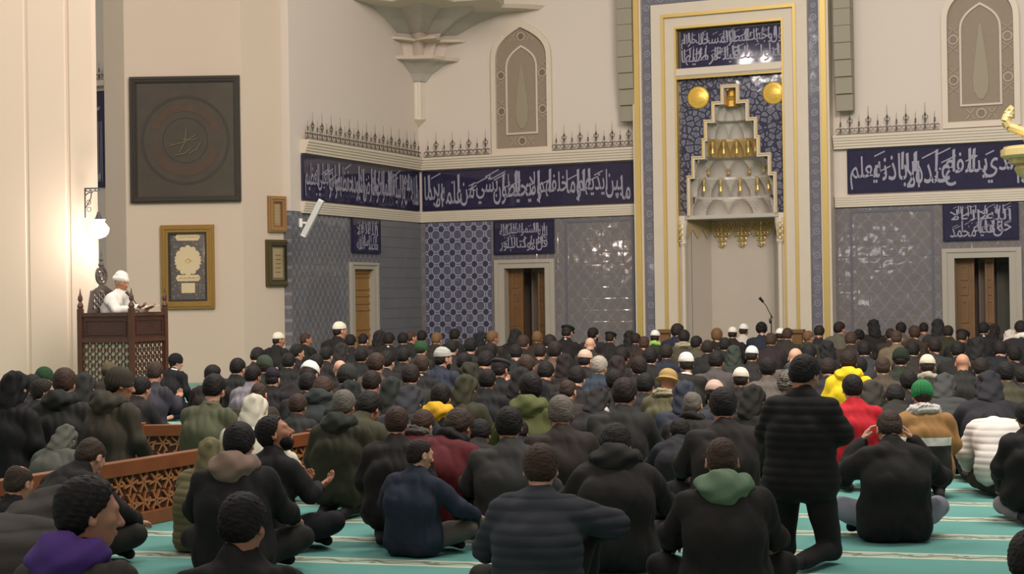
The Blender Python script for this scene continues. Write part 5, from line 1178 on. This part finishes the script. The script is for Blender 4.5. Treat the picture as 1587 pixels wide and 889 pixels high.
W_(800, 535, 'h:k', 'coat', '26282a', 'black haired person in the rows below the middle doorway', s=118)
W_(832, 535, 'h:d', 'coat', '2e2222', 'dark person below the right post of the middle doorway', s=118)
W_(712, 548, 'h:k', 'coat', '22231f', 'black haired person right of the grey white skullcap', s=134)
W_(695, 528, 'h:k', 'coat', '2a2622', 'dark person behind the grey white skullcap', s=110)
W_(730, 562, 'U:383628', 'coat', '383628', 'person in a dark moss hood behind the olive hooded coat', s=150)
W_(618, 540, 'h:k', 'coat', '262624', 'black haired person left of the small green cap', s=124)
W_(600, 545, 'h:k', 'coat', '272323', 'dark person behind the brown jacket, left of centre', s=126)
W_(625, 566, 'h:d', 'coat', '33302a', 'dark brown haired person right of the brown jacket', s=150)
W_(560, 540, 'h:k', 'coat', '242220', 'black haired person below the oak side door', s=122)
W_(505, 538, 'h:k', 'coat', '2a2420', 'dark person low before the blue side wall', s=118)
W_(527, 532, 'U:322d2b', 'coat', '322d2b', 'person in a charcoal brown hood below the high white cap', s=116)
W_(488, 550, 'h:k', 'coat', '262220', 'black haired person right of the bright white bowed cap', s=132)
W_(445, 548, 'h:k', 'coat', '242220', 'dark person below the white cap at the pillar', s=128)
W_(455, 534, 'h:k', 'coat', '23201f', 'black haired person between the pillar and the blue side wall', s=112)
W_(540, 590, 'U:2a2e2c', 'coat', '2a2e2c', 'person in a blackish green hood behind the grey haired person', s=172)
W_(480, 578, 'h:k', 'coat', '2c2a2a', 'black haired person left of the reddish haired person', s=160)
W_(1252, 535, 'h:k', 'coat', '262628', 'black haired person before the right foot of the mihrab', s=122)
W_(1282, 528, 'U:262426', 'coat', '262426', 'person in a broad black hooded coat right of the mihrab niche', s=114)
W_(1338, 530, 'h:k', 'coat', '3a3a3e', 'person in a broad slate coat left of the tan jacket', s=116)
W_(1330, 554, 'h:k', 'coat', '2a262a', 'dark person right behind the yellow jacket', s=136)
W_(1285, 557, 'h:d', 'coat', '302b2c', 'dark haired person left of the yellow jacket', s=146)
W_(1415, 530, 'h:k', 'coat', '332c28', 'dark person behind the cream skullcap, right', s=118)
W_(1452, 524, 'h:d', 'coat', '3c3c3a', 'person in a broad grey black coat before the right tile panel', s=114)
W_(1478, 530, 'h:k', 'coat', '262220', 'black haired person behind the bald person at the right', s=118)
W_(1512, 524, 'U:252423', 'coat', '252423', 'person in a broad black hood below the right-hand doorway', s=114)
W_(1545, 530, 'h:k', 'coat', '24242a', 'black haired person below the right post of the right-hand doorway', s=118)
W_(1570, 536, 'h:k', 'coat', '2a262c', 'dark person below the pale hood at the right', s=126)
W_(1515, 556, 'h:d', 'coat', '302e2c', 'dark haired person between the bald person and the olive jacket', s=146)
W_(1530, 583, 'U:2e2a30', 'coat', '2e2a30', 'person in a dark hood in front of the olive jacket', s=188, pose='hunch')
W_(1405, 575, 'h:k', 'coat', '2a2422', 'dark person behind the green knitted cap at the right', s=164)
W_(1350, 598, 'U:3a352c', 'coat', '3a352c', 'person in a brownish hood right of the red jacket', s=180)
W_(1385, 600, 'h:k', 'coat', '343028', 'dark haired person left of the green knitted cap, right', s=178)
W_(1165, 600, 'U:26241f', 'coat', '26241f', 'dark hooded person right of the dark brown coat', s=186)
W_(1050, 655, 'h:k', 'coat', '2c2a30', 'black haired person leaning left of the dark brown coat', s=206, pose='hunch', trou='26242a')
W_(740, 655, 'h:k', 'coat', '2c2624', 'black haired person between the dark red coat and the leather jacket', s=208)
W_(800, 660, 'h:k', 'coat', '28283a', 'black haired person with a navy coat right of the leather jacket', s=208, pose='hunch')
W_(150, 606, 'h:d', 'coat', '33302c', 'dark haired person between the bulky hooded coat and the khaki coat, left', s=175, pose='cross')
W_(215, 585, 'h:k', 'coat', '2e2a2a', 'black haired person left of the slate jacket by the pulpit', s=160, pose='cross')
# ---- settle every one on the carpet: place along its own line of sight, then ease neighbours apart
AUTO = ['kneel', 'kneel', 'kneel_pray', 'kneel_right', 'cross', 'cross_left', 'cross_pray']
TOPS = {k: top_of(v) for k, v in POSES.items()}
rr = random.Random(11)
FIX = []
for i, p in enumerate(R_):
    p['z'] = F / p['s']; p['dy'] = p['y'] - hor(p['x'])
    def want(z): return H - p['dy'] * z / F
    T = want(p['z'])
    if 'pose' not in p:
        c = [q for q in AUTO if .9 < T / TOPS[q] < 1.1] or AUTO
        p['pose'] = rr.choice(c) if len(c) < 7 else rr.choice(AUTO)
        if not (.86 < T / TOPS[p['pose']] < 1.14): p['pose'] = min(AUTO + ['hunch'], key=lambda q: abs(math.log(T / TOPS[q] )))
    p['fix'] = p['s'] > 225
    p['want'] = want
def limit(x): return 30.6 if x > 650 else 29.8 if x > 500 else 28.2 if x > 460 else 26.5
def hscale(p, z): return (H - p['dy'] * z / F) / TOPS[p['pose']]
def gpt(x, z): q = EYE + (FW + RT0 * ((x - CX) / F)) * z; return q.x, q.y
for it in range(140):
    moved = 0
    for a in range(len(R_)):
        for b in range(a + 1, len(R_)):
            p, q = R_[a], R_[b]
            if abs(p['z'] - q['z']) > .9: continue
            (x0, y0), (x1, y1) = gpt(p['x'], p['z']), gpt(q['x'], q['z']); d = math.hypot(x0 - x1, y0 - y1); need = .66 if max(p['s'], q['s']) > 200 else .62
            if d >= need: continue
            far, near = (p, q) if p['z'] >= q['z'] else (q, p); st = (need - d) * .35 + .01
            for r, sg in ((far, 1), (near, -1)):
                if r['fix']: continue
                z2 = r['z'] + sg * st; k2 = hscale(r, z2) / r.get('k', 1)
                if r['s'] < 170:
                    u = (r['x'] - (near if r is far else far)['x']); r.setdefault('x0', r['x']); nx_ = r['x'] + (1 if u >= 0 else -1) * .8
                    if abs(nx_ - r['x0']) < 9: r['x'] = nx_; moved += 1
                if (.82 < k2 < 1.15 or (k2 <= .82 and sg < 0) or (k2 >= 1.15 and sg > 0)) and z2 < limit(r['x']): r['z'] = z2; moved += 1
    if not moved: break
NEARTR = [(44, 40, 38), (34, 34, 42), (52, 46, 40), (28, 26, 26)]
for i, p in enumerate(R_):
    z = min(p['z'], limit(p['x'])); k = hscale(p, z); P = POSES[p['pose']]
    k = max(.8, min(1.2, k)); yaw = p['yaw'] if 'yaw' in p else rr.uniform(-.12, .32)
    hx, hy = P['head'][0] * k, (P['head'][1] - .02) * k; c, s_ = math.cos(yaw), math.sin(yaw)
    gx, gy = gpt(p['x'], z)
    person((gx - (hx * c - hy * s_), gy - (hx * s_ + hy * c), 0), yaw, k, p['pose'], p['head'], (p['kind'], X6(p['col'])), X6(p['trou']) if 'trou' in p else NEARTR[i % 4], p['label'], p.get('sk', i % 3), p.get('extra', ()), near=p['s'] > 150,
           group='worshippers seated on the carpet')
# colour-blocked coat: tan yoke and sleeves, a white band and a black body
nb = NB('tan white and black colour blocked cloth', .8)
up_ = nb.f('GREATER_THAN', nb.z, .53); wh_ = nb.f('GREATER_THAN', nb.z, .46); sl_ = nb.f('GREATER_THAN', nb.x, .2)
nb.color(nb.mix(nb.f('MAXIMUM', up_, sl_), nb.mix(wh_, (32, 29, 28), (222, 214, 204)), (150, 108, 58)))
for o in COL.objects:
    if 'tan coat with white lining' in o.get('label', ''):
        for c in o.children:
            if c.name.startswith('jacket'): c.material_slots[0].material = nb.m
# ------------------------------------------------------------------ the preacher on the raised seat
m4 = PUL.matrix_basis; loc = m4 @ Vector((-.46, .41, 1.05))
yw = PUL.rotation_euler.z - math.pi / 2
pr = person(loc, yw, 1.03, 'preach', 'T:f0e8dc', ('coat', (236, 228, 216)), (226, 218, 206), 'person in a white turban and white robe seated on the raised pulpit holding a paper', 1, [], near=True)
R = Matrix.Rotation(yw, 4, 'Z')
hp = loc + R @ Vector((.02, .42, .46)); t = empty('paper_sheet', hp, yw, label='white paper sheet held by the preacher on the pulpit'); t['category'] = 'paper'
MB().box((-.12, -.02, -.004), (.1, .16, .0)).build('sheet', mat('paper', (232, 226, 216), .8), t)
